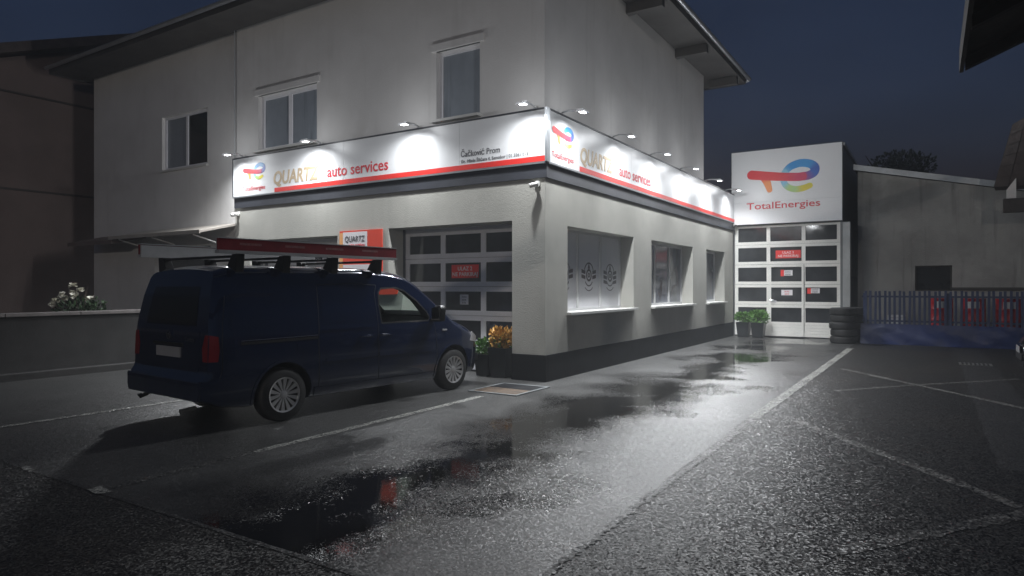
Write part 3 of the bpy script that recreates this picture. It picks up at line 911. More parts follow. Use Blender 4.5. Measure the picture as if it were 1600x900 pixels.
# ------------------------------------------------------------------ tall garage at the back
gar = thing('tall_garage', 'tall narrow workshop garage with big white logo sign above a glazed white door', 'garage', (-3.8, YR, 0))
GX0, GX1 = XC+.02, -2.23
wall('Y', YR, .25, GX0, GX1, 0, 5.85, [(GX0+.02, -2.30, 0, 3.56)], 'front_wall', 'panel_grey', gar)
MB().box(GX1-.2, GX1, YR+.251, 27.0, 0, 5.85).build('side_wall', 'panel_grey', gar)
MB().box(GX0, GX0+.2, YR+.251, 27.0, 0, 5.85).build('side_wall', 'panel_grey', gar)
MB().box(GX0+.21, GX1-.21, 26.8, 27.0, 0, 5.85).build('rear_wall', 'panel_grey', gar)
MB().box(GX0-.05, GX1+.05, YR-.02, 27.05, 5.851, 5.95).build('roof', 'zinc', gar)
gd3 = garage_door('Y', YR, GX0+.02, -2.30, 3.56, 3, 5, .49, .638, .45, .06, 'door_white', 'glass_garage', gar, stile=.10)
# wicket door outline in the middle column
mx0, mx1 = -4.36, -3.32
wk = MB()
wk.box(mx0, mx0+.07, YR+.050, YR+.0595, .05, 2.30).box(mx1-.07, mx1, YR+.050, YR+.0595, .05, 2.30).box(mx0+.071, mx1-.071, YR+.050, YR+.0595, 2.23, 2.30)
wkd = wk.build('wicket_door', 'door_white', gar)
MB().box(mx1-.008, mx1+.002, YR+.047, YR+.0498, .05, 2.30).build('door_gap', 'black_plastic', wkd)
MB().tube([(mx0+.04, YR+.05, 1.18), (mx0+.04, YR+.01, 1.18), (mx0+.16, YR+.01, 1.18)], .011).build('handle', 'chrome', wkd)
# corner post and corrugated strip on the right flank
MB().box(GX1+.002, GX1+.20, YR-.03, YR+.25, 0, 3.55).build('corner_post', 'corrugated', gar, bevel=.008)
for k in range(9):
    y0 = YR+.42+k*.50
    MB().tube([(GX1+.03, y0+.12, 1.95), (GX1+.03, y0+.12, 3.45)], .07, 8).build('corrugation', 'corrugated', gar, smooth=True)
MB().box(GX1+.001, GX1+.10, YR+.26, 26.9, 1.75, 1.93).build('ledge', 'panel_grey', gar)
# sign on top
bs = thing('logo_sign', 'large square white sign with red and blue looped emblem above the tall garage door', 'sign', (-3.85, YR-.12, 3.57))
MB().box(GX0-.06, GX1+.0, YR-.10, YR-.003, 3.58, 5.96).build('box', 'panel_grey', bs)
MB().box(GX0-.04, GX1-.01, YR-.125, YR-.102, 4.30, 5.94).build('panel', 'sign_white', bs)
MB().box(GX0-.04, GX1-.01, YR-.125, YR-.102, 3.60, 4.295).build('panel', 'sign_white', bs)
logo('Y', YR-.125, GX0-.06, 5.95, 1.0, bs)
text('TotalEnergies', .30, 'text_red', 'Y', YR-.125, -5.0, 4.07, bs, width=2.16, bold=.002)
GP = YR+.06+.024
notice('Y', GP, -4.16, -3.42, 2.50, 2.75, 'red ULAZ 3 no-parking sign on the tall garage door', ['ULAZ 3', 'NE PARKIRAJ'], size=.105)
notice('Y', GP, -3.93, -3.66, 1.95, 2.12, 'white and red sticker on the wicket door\'s upper pane', ['RADNO', 'VRIJEME'], 'poster_white', 'text_dark', .05, True)
notice('Y', GP, -3.99, -3.66, 1.33, 1.50, 'white paper with pale red print on the wicket door', ['ULAZ', 'servis'], 'poster_white', 'text_red', .06)
notice('Y', GP, -3.15, -2.88, 1.40, 1.55, 'white and red sticker on the pane beside the wicket door', ['RADNO', 'VRIJEME'], 'poster_white', 'text_dark', .05, True)
notice('Y', YR+.049, -4.30, -4.13, 1.10, 1.16, 'small white label under the wicket door handle', ['GURAJ'], 'poster_white', 'text_dark', .04)

# ------------------------------------------------------------------ leaves
def leaves(name, mat, parent, cx, cy, cz, rx, ry, rz_, n, size, seed, up=0.3, shell=0.35):
    r_ = random.Random(seed)
    mb = MB()
    for _ in range(n):
        while True:
            p = Vector((r_.uniform(-1,1), r_.uniform(-1,1), r_.uniform(-1,1)))
            if shell < p.length < 1 + .18*r_.random(): break
        c = Vector((cx+p.x*rx, cy+p.y*ry, cz+p.z*rz_))
        d = (p + Vector((r_.uniform(-.8,.8), r_.uniform(-.8,.8), r_.uniform(-.5,.8)+up))).normalized()
        s_ = size*r_.uniform(.6, 1.3)
        w = d.cross(Vector((r_.uniform(-1,1), r_.uniform(-1,1), r_.uniform(-1,1)))).normalized()*s_*.34
        nrm = d.cross(w).normalized()*s_*.12
        i = len(mb.v)
        mb.v += [tuple(c), tuple(c+d*s_*.5+w+nrm), tuple(c+d*s_), tuple(c+d*s_*.5-w+nrm)]
        mb.f += [(i, i+1, i+2), (i, i+2, i+3)]
    o = link(name, mb_mesh(mb, name), mat, parent)
    return o
def mb_mesh(mb, name):
    me = bpy.data.meshes.new(name); me.from_pydata(mb.v, [], mb.f); return me

def planter(x, y, w, h, label, leaf, rx, rz_, n, seed, size=.07, leaf2=None):
    t_ = thing('potted_plant', label, 'plant', (x, y, 0), 'potted plants by the garage doors')
    b0, b1 = w*.38, w*.5
    pot = MB()
    v0 = [(x-b0,y-b0,.012),(x+b0,y-b0,.012),(x+b0,y+b0,.012),(x-b0,y+b0,.012)]
    v1 = [(x-b1,y-b1,h),(x+b1,y-b1,h),(x+b1,y+b1,h),(x-b1,y+b1,h)]
    i_ = b1-.02
    v2 = [(x-i_,y-i_,h),(x+i_,y-i_,h),(x+i_,y+i_,h),(x-i_,y+i_,h)]
    v3 = [(a,b_,h-.06) for a,b_,_ in v2]
    pot.v = v0+v1+v2+v3
    pot.f = [(3,2,1,0)] + [(k,(k+1)%4,4+(k+1)%4,4+k) for k in range(4)] + [(4+k,4+(k+1)%4,8+(k+1)%4,8+k) for k in range(4)] + [(8+k,8+(k+1)%4,12+(k+1)%4,12+k) for k in range(4)] + [(12,13,14,15)]
    p_ = pot.build('pot', 'pot', t_, bevel=.004)
    MB().box(x-i_+.003, x+i_-.003, y-i_+.003, y+i_-.003, h-.055, h-.03).build('soil', 'soil', p_)
    r_ = random.Random(seed)
    st = MB()
    for k in range(9):
        a = r_.uniform(0, 6.28); q = r_.uniform(.2, .8)
        st.tube([(x, y, h-.04), (x+math.cos(a)*rx*q*.5, y+math.sin(a)*rx*q*.5, h+rz_*.7), (x+math.cos(a)*rx*q, y+math.sin(a)*rx*q, h+rz_*1.5)], [.006, .005, .003], 5)
    st.build('stems', 'bark', t_)
    leaves('foliage', leaf, t_, x, y, h+rz_*.9, rx, rx, rz_, n, size, seed)
    if leaf2:
        leaves('foliage', leaf2, t_, x, y, h+rz_*.5, rx*.9, rx*.9, rz_*.7, n//3, size, seed+1)
    return t_
planter(-6.74, 9.80, .32, .40, 'green leafy plant in tapered black pot beside the taller yellow shrub', 'leaf_green', .17, .13, 320, 21, .075)
planter(-6.40, 9.82, .38, .53, 'yellow and orange shrub in tall black pot by the workshop corner', 'leaf_yellow', .19, .17, 560, 22, .075, 'leaf_green')
planter(-5.02, YR-.45, .40, .48, 'low green plant in black pot tucked against the side wall', 'leaf_green', .24, .15, 420, 23, .08)
planter(-4.55, YR-.55, .40, .48, 'fuller green plant in black pot before the tall garage door', 'leaf_green', .28, .19, 560, 24, .085)

# rusty door mat in a metal frame at the corner
dm = thing('floor_hatch', 'rusty brown floor hatch in a pale steel frame by the workshop corner', 'hatch', (-5.5, 8.75, 0))
mb = MB()
hx0, hx1, hy0, hy1 = -5.98, -5.10, 8.20, 9.20
for a in ((hx0, hx1, hy0, hy0+.05), (hx0, hx1, hy1-.05, hy1), (hx0, hx0+.05, hy0+.051, hy1-.051), (hx1-.05, hx1, hy0+.051, hy1-.051)):
    mb.box(*a, -.02, .016)
mb.build('frame', 'panel_grey', dm)
MB().box(hx0+.055, hx1-.055, hy0+.055, 8.72, -.02, .0125).build('cover', 'rust_mat', dm)
MB().box(hx0+.055, hx1-.055, 8.725, hy1-.055, -.02, .0125).build('cover', 'plinth', dm)

# ------------------------------------------------------------------ the van
def sst(x, a, b_):
    t_ = min(1, max(0, (x-a)/(b_-a))); return t_*t_*(3-2*t_)
def interp(tab, x):
    if x <= tab[0][0]: return tab[0][1]
    for (a, va), (b_, vb) in zip(tab, tab[1:]):
        if x <= b_:
            t_ = (x-a)/(b_-a); return va + (vb-va)*t_
    return tab[-1][1]
def smooth_interp(tab, x):
    return (interp(tab, x-.05) + 2*interp(tab, x) + interp(tab, x+.05) + interp(tab, x-.025)*2 + interp(tab, x+.025)*2)/8

class Body:
    def __init__(s, T, side, plan, B, rr, lean, y0, y1):
        s.T, s.sd, s.plan, s.B, s.rr, s.lean, s.y0, s.y1 = T, side, plan, B, rr, lean, y0, y1
    def top(s, y): return smooth_interp(s.T, y)
    def bot(s, y): return interp(s.B, y)
    def wid(s, y): return smooth_interp(s.plan, y)
    def half(s, y, z): return interp(s.sd, z)*s.wid(y)
    def r(s, y): return interp(s.rr, y)
    def section(s, y):
        T, B, r = s.top(y), s.bot(y), s.r(y)
        pts = [(0, B), (s.half(y, B)*.5, B), (s.half(y, B)*.93, B)]
        zr = T - r
        n = 30
        for k in range(n+1):
            z = B+.02 + (zr-B-.02)*k/n
            pts.append((s.half(y, z), z))
        xe = s.half(y, zr); ri = r*1.15
        for k in range(1, 9):
            a = math.pi/2*k/8
            pts.append((xe - ri*(1-math.cos(a)), zr + (r*.82)*math.sin(a)))
        xe2 = xe-ri
        for k in range(1, 7):
            f = 1-k/6
            pts.append((xe2*f, zr + r*.82 + r*.18*(1-f*f)))
        return pts
    def ys(s, y, z):
        w = sst(y, s.y0+.55, s.y0)
        return y + interp(s.lean, z)*w
    def mesh(s, name):
        ys = []
        n = 70
        for k in range(n+1):
            ys.append(s.y0 + (s.y1-s.y0)*k/n)
        extra = [s.y0+.01, s.y0+.02, s.y0+.035, s.y1-.01, s.y1-.025]
        ys = sorted(set(ys+extra))
        verts, faces = [], []
        for y in ys:
            sec = s.section(y)
            loop = sec + [(-x, z) for x, z in reversed(sec[1:-1])]
            m_ = len(loop)
            verts += [(x, s.ys(y, z), z) for x, z in loop]
        for i in range(len(ys)-1):
            for a in range(m_):
                b_ = (a+1) % m_
                faces.append((i*m_+a, i*m_+b_, (i+1)*m_+b_, (i+1)*m_+a))
        # end caps as strips between mirrored points
        ns = len(sec)
        for base in (0, (len(ys)-1)*m_):
            for a in range(ns-1):
                r0, r1 = base+a, base+a+1
                l0 = base + (m_-a) % m_; l1 = base + (m_-a-1) % m_
                f = [r0, r1, l1, l0]
                f2 = []
                for q in f:
                    if q not in f2: f2.append(q)
                if len(f2) > 2: faces.append(tuple(f2))
        mb = MB(); mb.v, mb.f = verts, faces
        return mb.mesh(name, smooth=True, angle=40)
    def patch(s, poly, off, depth=.02, sgn=1, div=.05):
        """a panel laid on the flank: poly is (y, z)"""
        bm = bmesh.new()
        vs = [bm.verts.new((0, y, z)) for y, z in poly]
        bm.faces.new(vs)
        ymin, ymax = min(p[0] for p in poly), max(p[0] for p in poly)
        zmin, zmax = min(p[1] for p in poly), max(p[1] for p in poly)
        k = ymin + div
        while k < ymax:
            bmesh.ops.bisect_plane(bm, geom=bm.verts[:]+bm.edges[:]+bm.faces[:], plane_co=(0, k, 0), plane_no=(0, 1, 0)); k += div
        k = zmin + div
        while k < zmax:
            bmesh.ops.bisect_plane(bm, geom=bm.verts[:]+bm.edges[:]+bm.faces[:], plane_co=(0, 0, k), plane_no=(0, 0, 1)); k += div
        if depth:
            edges = [e for e in bm.edges if e.is_boundary]
            ret = bmesh.ops.extrude_edge_only(bm, edges=edges)
            low = {v for v in ret['geom'] if isinstance(v, bmesh.types.BMVert)}
        else:
            low = set()
        for v in bm.verts:
            y, z = v.co.y, v.co.z
            x = s.half(y, z) + off - (depth if v in low else 0)
            v.co = (sgn*x, s.ys(y, z), z)
        bmesh.ops.recalc_face_normals(bm, faces=bm.faces)
        me = bpy.data.meshes.new('patch'); bm.to_mesh(me); bm.free()
        for p_ in me.polygons: p_.use_smooth = True
        me.set_sharp_from_angle(angle=R(40))
        return me
    def rear(s, poly, off, depth=.02):
        bm = bmesh.new()
        vs = [bm.verts.new((x, 0, z)) for x, z in poly]
        bm.faces.new(vs)
        zmin, zmax = min(p[1] for p in poly), max(p[1] for p in poly)
        k = zmin+.04
        while k < zmax:
            bmesh.ops.bisect_plane(bm, geom=bm.verts[:]+bm.edges[:]+bm.faces[:], plane_co=(0, 0, k), plane_no=(0, 0, 1)); k += .04
        edges = [e for e in bm.edges if e.is_boundary]
        ret = bmesh.ops.extrude_edge_only(bm, edges=edges)
        low = {v for v in ret['geom'] if isinstance(v, bmesh.types.BMVert)}
        for v in bm.verts:
            v.co.y = s.ys(s.y0, v.co.z) - off + (depth if v in low else 0)
        bmesh.ops.recalc_face_normals(bm, faces=bm.faces)
        me = bpy.data.meshes.new('patch'); bm.to_mesh(me); bm.free()
        for p_ in me.polygons: p_.use_smooth = True
        me.set_sharp_from_angle(angle=R(40))
        return me

def strip_poly(pts, w):
    """(y,z) polyline -> closed thin polygon"""
    L, Rr = [], []
    for i, p in enumerate(pts):
        a, b_ = pts[max(0, i-1)], pts[min(len(pts)-1, i+1)]
        dx, dz = b_[0]-a[0], b_[1]-a[1]; l_ = math.hypot(dx, dz)
        nx, nz = -dz/l_*w/2, dx/l_*w/2
        L.append((p[0]+nx, p[1]+nz)); Rr.append((p[0]-nx, p[1]-nz))
    return L + Rr[::-1]

def cut(me, cutters):
    o = bpy.data.objects.new('tmp', me); col.objects.link(o)
    cs = []
    for c in cutters:
        co = bpy.data.objects.new('cut', c); col.objects.link(co); cs.append(co)
        md = o.modifiers.new('b', 'BOOLEAN'); md.operation = 'DIFFERENCE'; md.solver = 'EXACT'; md.object = co
        md.material_mode = 'TRANSFER'
    bpy.context.view_layer.update()
    out = bpy.data.meshes.new_from_object(o.evaluated_get(bpy.context.evaluated_depsgraph_get()))
    for c in cs + [o]: bpy.data.objects.remove(c)
    return out

def make_wheel(parent, x, y, rad, sgn, width=.20, spokes=14):
    w = thing_part('wheel', parent)
    t_ = MB()
    prof = [(rad*.64, -width/2), (rad*.90, -width/2), (rad*.975, -width*.40), (rad, -width*.25), (rad, width*.25), (rad*.975, width*.40), (rad*.90, width/2), (rad*.64, width/2)]
    cx = x - sgn*width/2
    tyre = t_.lathe(prof, 40, 'X', (cx, y, rad), close=True).build('wheel', 'rubber', parent, smooth=True, angle=50)
    d = MB().lathe([(rad*.63, -width*.3), (rad*.63, width*.3)], 32, 'X', (cx, y, rad)).build('rim', 'black_plastic', tyre, smooth=True)
    rm = MB().lathe([(rad*.655, width*.43*sgn), (rad*.655, width*.53*sgn), (rad*.60, width*.50*sgn), (rad*.60, width*.42*sgn)], 40, 'X', (cx, y, rad), close=True)
    rm.lathe([(rad*.001, width*.36*sgn), (rad*.15, width*.36*sgn), (rad*.15, width*.44*sgn), (rad*.10, width*.46*sgn), (rad*.001, width*.46*sgn)], 20, 'X', (cx, y, rad))
    for k in range(spokes):
        a = 2*math.pi*(k+.3)/spokes
        ca_, sa = math.cos(a), math.sin(a)
        def P(r, tt, h): return (cx+h*sgn, y + r*ca_ - tt*sa, rad + r*sa + tt*ca_)
        r0, r1 = rad*.12, rad*.62
        w0, w1 = rad*.028, rad*.080
        rm.prism([P(r0,-w0,width*.42), P(r1,-w1,width*.47), P(r1,w1,width*.47), P(r0,w0,width*.42)], (-.02*sgn, 0, 0))
    rm.build('wheel_cover', 'alloy', tyre, smooth=True, angle=30)
    return tyre
def thing_part(n, p): return None

def cyl_mesh(x0, x1, y, z, r, n=40):
    return MB().tube([(x0, y, z), (x1, y, z)], r, n).mesh('c')

VAN = Body(
    T=[(-2.44,1.80),(-2.2,1.845),(-1.2,1.872),(-.2,1.872),(.35,1.845),(.62,1.79),(.80,1.70),(1.50,1.165),(1.60,1.115),(1.80,1.06),(2.05,.975),(2.22,.88),(2.35,.76),(2.44,.60)],
    side=[(.20,.80),(.30,.855),(.45,.880),(.62,.893),(.80,.897),(.95,.893),(1.06,.886),(1.12,.876),(1.30,.852),(1.50,.815),(1.70,.770),(1.90,.72)],
    plan=[(-2.44,.93),(-2.41,.965),(-2.36,.985),(-2.2,1.0),(1.4,1.0),(1.7,.985),(1.95,.945),(2.15,.88),(2.3,.79),(2.40,.68),(2.44,.60)],
    B=[(-2.44,.36),(-2.2,.26),(-1.9,.22),(1.9,.20),(2.2,.21),(2.44,.28)],
    rr=[(-2.44,.14),(-1.9,.14),(.6,.14),(1.3,.13),(1.6,.15),(2.2,.2),(2.44,.2)],
    lean=[(.20,.0),(.57,.0),(.62,.045),(.68,.065),(1.0,.075),(1.2,.09),(1.5,.14),(1.9,.25)], y0=-2.44, y1=2.44)

def make_van():
    v = thing('van', 'dark blue panel van with red roof rack boards parked nose-in at a garage door', 'van', (0,0,0))
    bm_ = VAN.mesh('body')
    bm_.materials.append(MATS['van_blue'])
    AX = (-1.45, 1.556)
    winp = [(.08,1.10),(.055,1.35),(.075,1.52),(.13,1.575),(.40,1.585),(.55,1.545),(.78,1.40),(.98,1.215),(1.02,1.14),(.98,1.10)]
    tri = [(1.12,1.10),(1.12,1.16),(1.14,1.165),(1.34,1.10)]
    wc = MB().prism([(-1.2, y, z) for y, z in winp], (2.4, 0, 0)).mesh('c'); wc.materials.append(MATS['seat'])
    cav = MB().prism([(-.70, y, z) for y, z in [(-.05,.78),(-.05,1.70),(.55,1.715),(.74,1.64),(1.40,1.13),(1.30,1.0),(1.0,.78)]], (1.40, 0, 0)).mesh('c'); cav.materials.append(MATS['seat'])
    e = Vector((0, .607, .795)) * .2
    wsc = MB().prism([Vector(q) - e*.5 for q in [(-.56,.80,1.695),(.56,.80,1.695),(.66,1.44,1.21),(-.66,1.44,1.21)]], tuple(e)).mesh('c'); wsc.materials.append(MATS['black_plastic'])
    cutters = [wc, cav, wsc]
    for ay in AX:
        for s_ in (-1, 1):
            c = cyl_mesh(s_*.60, s_*1.2, ay, .318, .385); c.materials.append(MATS['black_plastic']); cutters.append(c)
    me = cut(bm_, cutters)
    for p_ in me.polygons: p_.use_smooth = True
    me.set_sharp_from_angle(angle=R(38))
    me.name = 'body'
    body = link('body', me, None, v)
    for s_ in (1, -1):
        link('side_window', VAN.patch(winp, -.012, .004, s_), 'van_clear', v)
        link('window_seal', VAN.patch(strip_poly(winp+[winp[0]], .022), .002, .015, s_), 'black_plastic', v)
        link('quarter_window', VAN.patch(tri, .002, .01, s_), 'van_glass', v)
        link('sill_panel', VAN.patch([(-1.0,.24),(1.1,.22),(1.12,.33),(-1.02,.35)], .012, .03, s_), 'van_blue', v)
        link('side_moulding', VAN.patch([(-.86,.66),(-.02,.66),(-.02,.70),(-.86,.70)], .009, .02, s_), 'van_blue', v)
        link('side_moulding', VAN.patch([(.02,.655),(1.02,.65),(1.06,.70),(.02,.70)], .009, .02, s_), 'van_blue', v)
        link('sliding_rail', VAN.patch([(-2.02,.945),(-.98,.955),(-.98,.985),(-2.02,.975)], .004, .02, s_), 'black_plastic', v)
        link('rail_lip', VAN.patch([(-2.02,.986),(-.98,.996),(-.98,1.004),(-2.02,.994)], .008, .02, s_), 'chrome', v)
        link('shoulder_line', VAN.patch([(-.95,1.045),(-.10,1.045),(-.10,1.058),(-.95,1.058)], .006, .02, s_), 'van_blue', v)
        # door gaps
        for g_ in ([(.03,.34),(.01,.7),(.015,1.1),(.0,1.5),(.05,1.62)], [(-.95,.36),(-.97,.9),(-.95,1.2),(-.93,1.62)], [(-.93,1.62),(-.4,1.64),(.05,1.62)], [(1.14,.34),(1.17,.55),(1.14,.9),(1.10,1.08)], [(-2.28,.6),(-2.29,1.0),(-2.27,1.5)], [(-1.0,.352),(.0,.342),(1.14,.335)]):
            link('door_gap', VAN.patch(strip_poly(g_, .009), .0012, .006, s_), 'black_plastic', v)
        link('fuel_flap', VAN.patch([(-1.28,.82),(-1.12,.82),(-1.12,.93),(-1.28,.93)], .003, .01, s_), 'van_blue', v) if s_ > 0 else None
        # recessed pressed panels on the blind cargo sides
        for (a, b_) in ((-.90, -.08), (-2.15, -1.05)):
            link('pressed_panel', VAN.patch([(a,1.14),(b_,1.14),(b_,1.48),(b_-.06,1.54),(a+.06,1.54),(a,1.48)], .004, .015, s_), 'van_blue', v)
        for (hy, hz) in ((.13,.945), (-.20,.945)):
            x = VAN.half(hy, hz)*s_
            MB().tube([(x+s_*.004, hy-.10, hz), (x+s_*.035, hy-.08, hz), (x+s_*.038, hy+.06, hz), (x+s_*.004, hy+.09, hz)], .015, 8).build('door_handle', 'van_blue', v, smooth=True)
        # mirror
        x = VAN.half(1.0, 1.12)*s_
        mr = MB().prism([(x+s_*.07, 1.02, 1.08), (x+s_*.25, .98, 1.09), (x+s_*.27, .98, 1.28), (x+s_*.23, 1.0, 1.33), (x+s_*.08, 1.03, 1.31)], (0, .11, 0)).build('mirror', 'black_plastic', v, bevel=.02, smooth=True)
        MB().box(x-s_*.03, x+s_*.10, 1.03, 1.10, 1.09, 1.13).build('mirror_arm', 'black_plastic', mr)
        MB().box(x+s_*.09, x+s_*.24, .968, .979, 1.11, 1.29).build('mirror_glass', 'chrome', mr)
        link('side_repeater', VAN.patch([(1.28,.935),(1.38,.935),(1.38,.955),(1.28,.96)], .006, .01, s_), 'plate', v)
        # wheel arch lips
        for ay in AX:
            lip = [(ay+math.cos(R(a))*.405, .318+math.sin(R(a))*.405) for a in range(-10, 191, 8)]
            link('arch_trim', VAN.patch(strip_poly(lip, .03), .010, .03, s_, div=.06), 'van_blue', v)
        for ay in AX:
            make_wheel(v, s_*.885, ay, .318, s_)
        # tail lamp
        xo = VAN.half(-2.42, .95)
        tl = link('tail_lamp', VAN.patch([(-2.435,.78),(-2.34,.78),(-2.325,.90),(-2.34,1.05),(-2.43,1.07)], .006, .02, s_, div=.03), 'tail_red', v)
        link('tail_lamp', VAN.rear([(s_*xo*.99,.78),(s_*(xo-.10),.78),(s_*(xo-.12),.92),(s_*(xo-.07),1.07),(s_*xo*.985,1.07)][::s_], .006), 'tail_red', v)
        link('reflector', VAN.rear([(s_*.62,.45),(s_*.78,.45),(s_*.78,.49),(s_*.62,.49)][::s_], .010), 'tail_red', v)
        # roof rack board
        bd = MB().box(s_*.90, s_*.93, -2.30, .30, 2.00, 2.125).build('rack_board', 'ladder_red', v)
        MB().box(s_*.86, s_*.945, -2.30, .30, 1.965, 1.999).build('board_rail', 'ladder_alu', bd)
        MB().box(s_*.868, s_*.899, -2.29, .29, 2.0, 2.115).build('board_back', 'ladder_alu', bd)
        MB().box(s_*.864, s_*.938, -2.30, .30, 2.1255, 2.136).build('board_lip', 'ladder_alu', bd)
        for k in range(4):
            MB().box(s_*.9305, s_*.9312, -2.05+k*.58, -1.78+k*.58, 2.06, 2.085).build('board_print', 'board_mark', bd)
        for yy in (-2.02, -1.42, -.72, .02):
            MB().prism([(s_*.70, yy-.05, 1.83), (s_*.88, yy-.05, 1.76), (s_*.90, yy-.05, 1.964), (s_*.80, yy-.05, 1.964)], (0, .10, 0)).build('rack_foot', 'black_plastic', v, bevel=.006)
    for yy in (-2.02, -1.42, -.72, .02):
        MB().box(-.80, .80, yy-.025, yy+.025, 1.925, 1.955).build('crossbar', 'black_plastic', v, bevel=.005)
    # windscreen on the sloping front
    ws = MB()
    n = 14
    for i in range(n+1):
        y = .72 + (1.46-.72)*i/n
        sec = VAN.section(y)
        T = VAN.top(y)
        w = (VAN.half(y, T-.14)-.13)
        for k in range(11):
            x = -w + 2*w*k/10
            ws.v.append((x, y+.006, T - .026*(x/w)**2*1.0 + .004))
    for i in range(n):
        for k in range(10):
            a = i*11+k; ws.f.append((a, a+1, a+12, a+11))
    ws.build('windscreen', 'van_clear', v, smooth=True)
    # rear
    link('rear_bumper', VAN.rear([(-.80,.36),(.80,.36),(.83,.44),(.83,.58),(-.83,.58),(-.83,.44)], .03, .06), 'van_blue', v)
    link('rear_window', VAN.rear([(-.58,1.16),(.58,1.16),(.52,1.60),(-.52,1.60)], .004), 'van_glass', v)
    tg = link('tailgate', VAN.rear([(-.66,.66),(.66,.66),(.66,1.10),(-.66,1.10)], .005), 'van_blue', v)
    yb = VAN.ys(-2.44, .9)
    MB().box(-.27, .27, yb-.022, yb-.006, .80, .915).build('number_plate', 'plate', tg)
    MB().box(-.33, .33, yb-.030, yb-.006, .93, .965).build('plate_trim', 'black_plastic', tg)
    MB().lathe([(.052, 0), (.052, .012), (.040, .012), (.040, 0)], 24, 'X', (0,0,0)).v
    em = MB()
    for k in range(24):
        a0, a1 = 2*math.pi*k/24, 2*math.pi*(k+1)/24
        q = [(math.cos(a)*r, yb-.014, 1.05+math.sin(a)*r) for a, r in ((a0,.055),(a1,.055),(a1,.045),(a0,.045))]
        em.prism(q, (0, .010, 0))
    for pl_ in ([(-.032,.034),(-.012,-.004),(0,.016),(.012,-.004),(.032,.034)], [(-.04,.012),(-.018,-.036),(0,-.006),(.018,-.036),(.04,.012)]):
        for a, b_ in zip(pl_, pl_[1:]):
            d = Vector((b_[0]-a[0], b_[1]-a[1])).normalized()*.005
            em.prism([(a[0]-d.y, yb-.014, 1.05+a[1]+d.x), (b_[0]-d.y, yb-.014, 1.05+b_[1]+d.x), (b_[0]+d.y, yb-.014, 1.05+b_[1]-d.x), (a[0]+d.y, yb-.014, 1.05+a[1]-d.x)], (0, .008, 0))
    em.build('badge', 'chrome', tg)
    text('Caddy', .075, 'chrome', 'Y', yb-.008, .38, .99, tg, name='badge', d=-.004, width=.20)
    MB().tube([(-.42, -2.30, .40), (-.42, -2.44, .33), (-.42, -2.50, .31), (-.42, -2.51, .34)], .025, 8).build('tow_hook', 'black_plastic', v, smooth=True)
    MB().tube([(.45, -2.30, .24), (.45, -2.47, .22)], .028, 10).build('exhaust', 'steel', v, smooth=True)
    MB().tube([(0, -2.36, 1.78), (0, -2.30, 1.66), (.30, -2.305, 1.25)], .008, 6).v
    # nose
    MB().box(-.62, .62, 2.36, 2.452, .36, .50).build('front_bumper', 'black_plastic', v, bevel=.02)
    MB().box(-.40, .40, 2.30, 2.36, .70, .76).build('grille', 'black_plastic', v, bevel=.01)
    for s_ in (1, -1):
        link('headlamp', VAN.patch([(1.98,.74),(2.24,.70),(2.26,.78),(2.05,.88)], .006, .02, s_, div=.03), 'plate', v)
    # cab furniture seen through the door glass
    for s_ in (1, -1):
        MB().box(s_*.20, s_*.60, .02, .20, 1.099, 1.32).build('seat_back', 'seat', v, bevel=.03, smooth=True)
        MB().box(s_*.29, s_*.51, .05, .15, 1.33, 1.50).build('headrest', 'seat', v, bevel=.03, smooth=True)
    st = MB(); ring_pts = [(-.38+math.cos(2*math.pi*k/20)*.17, .84+math.sin(2*math.pi*k/20)*.06, 1.13+math.sin(2*math.pi*k/20)*.17+.02) for k in range(21)]
    st.tube(ring_pts, .014, 6).build('steering_wheel', 'black_plastic', v, smooth=True)
    return v
van = make_van()
van.location = (-7.24, 6.72, 0.002)
van.rotation_euler = (0, 0, R(-4.5))

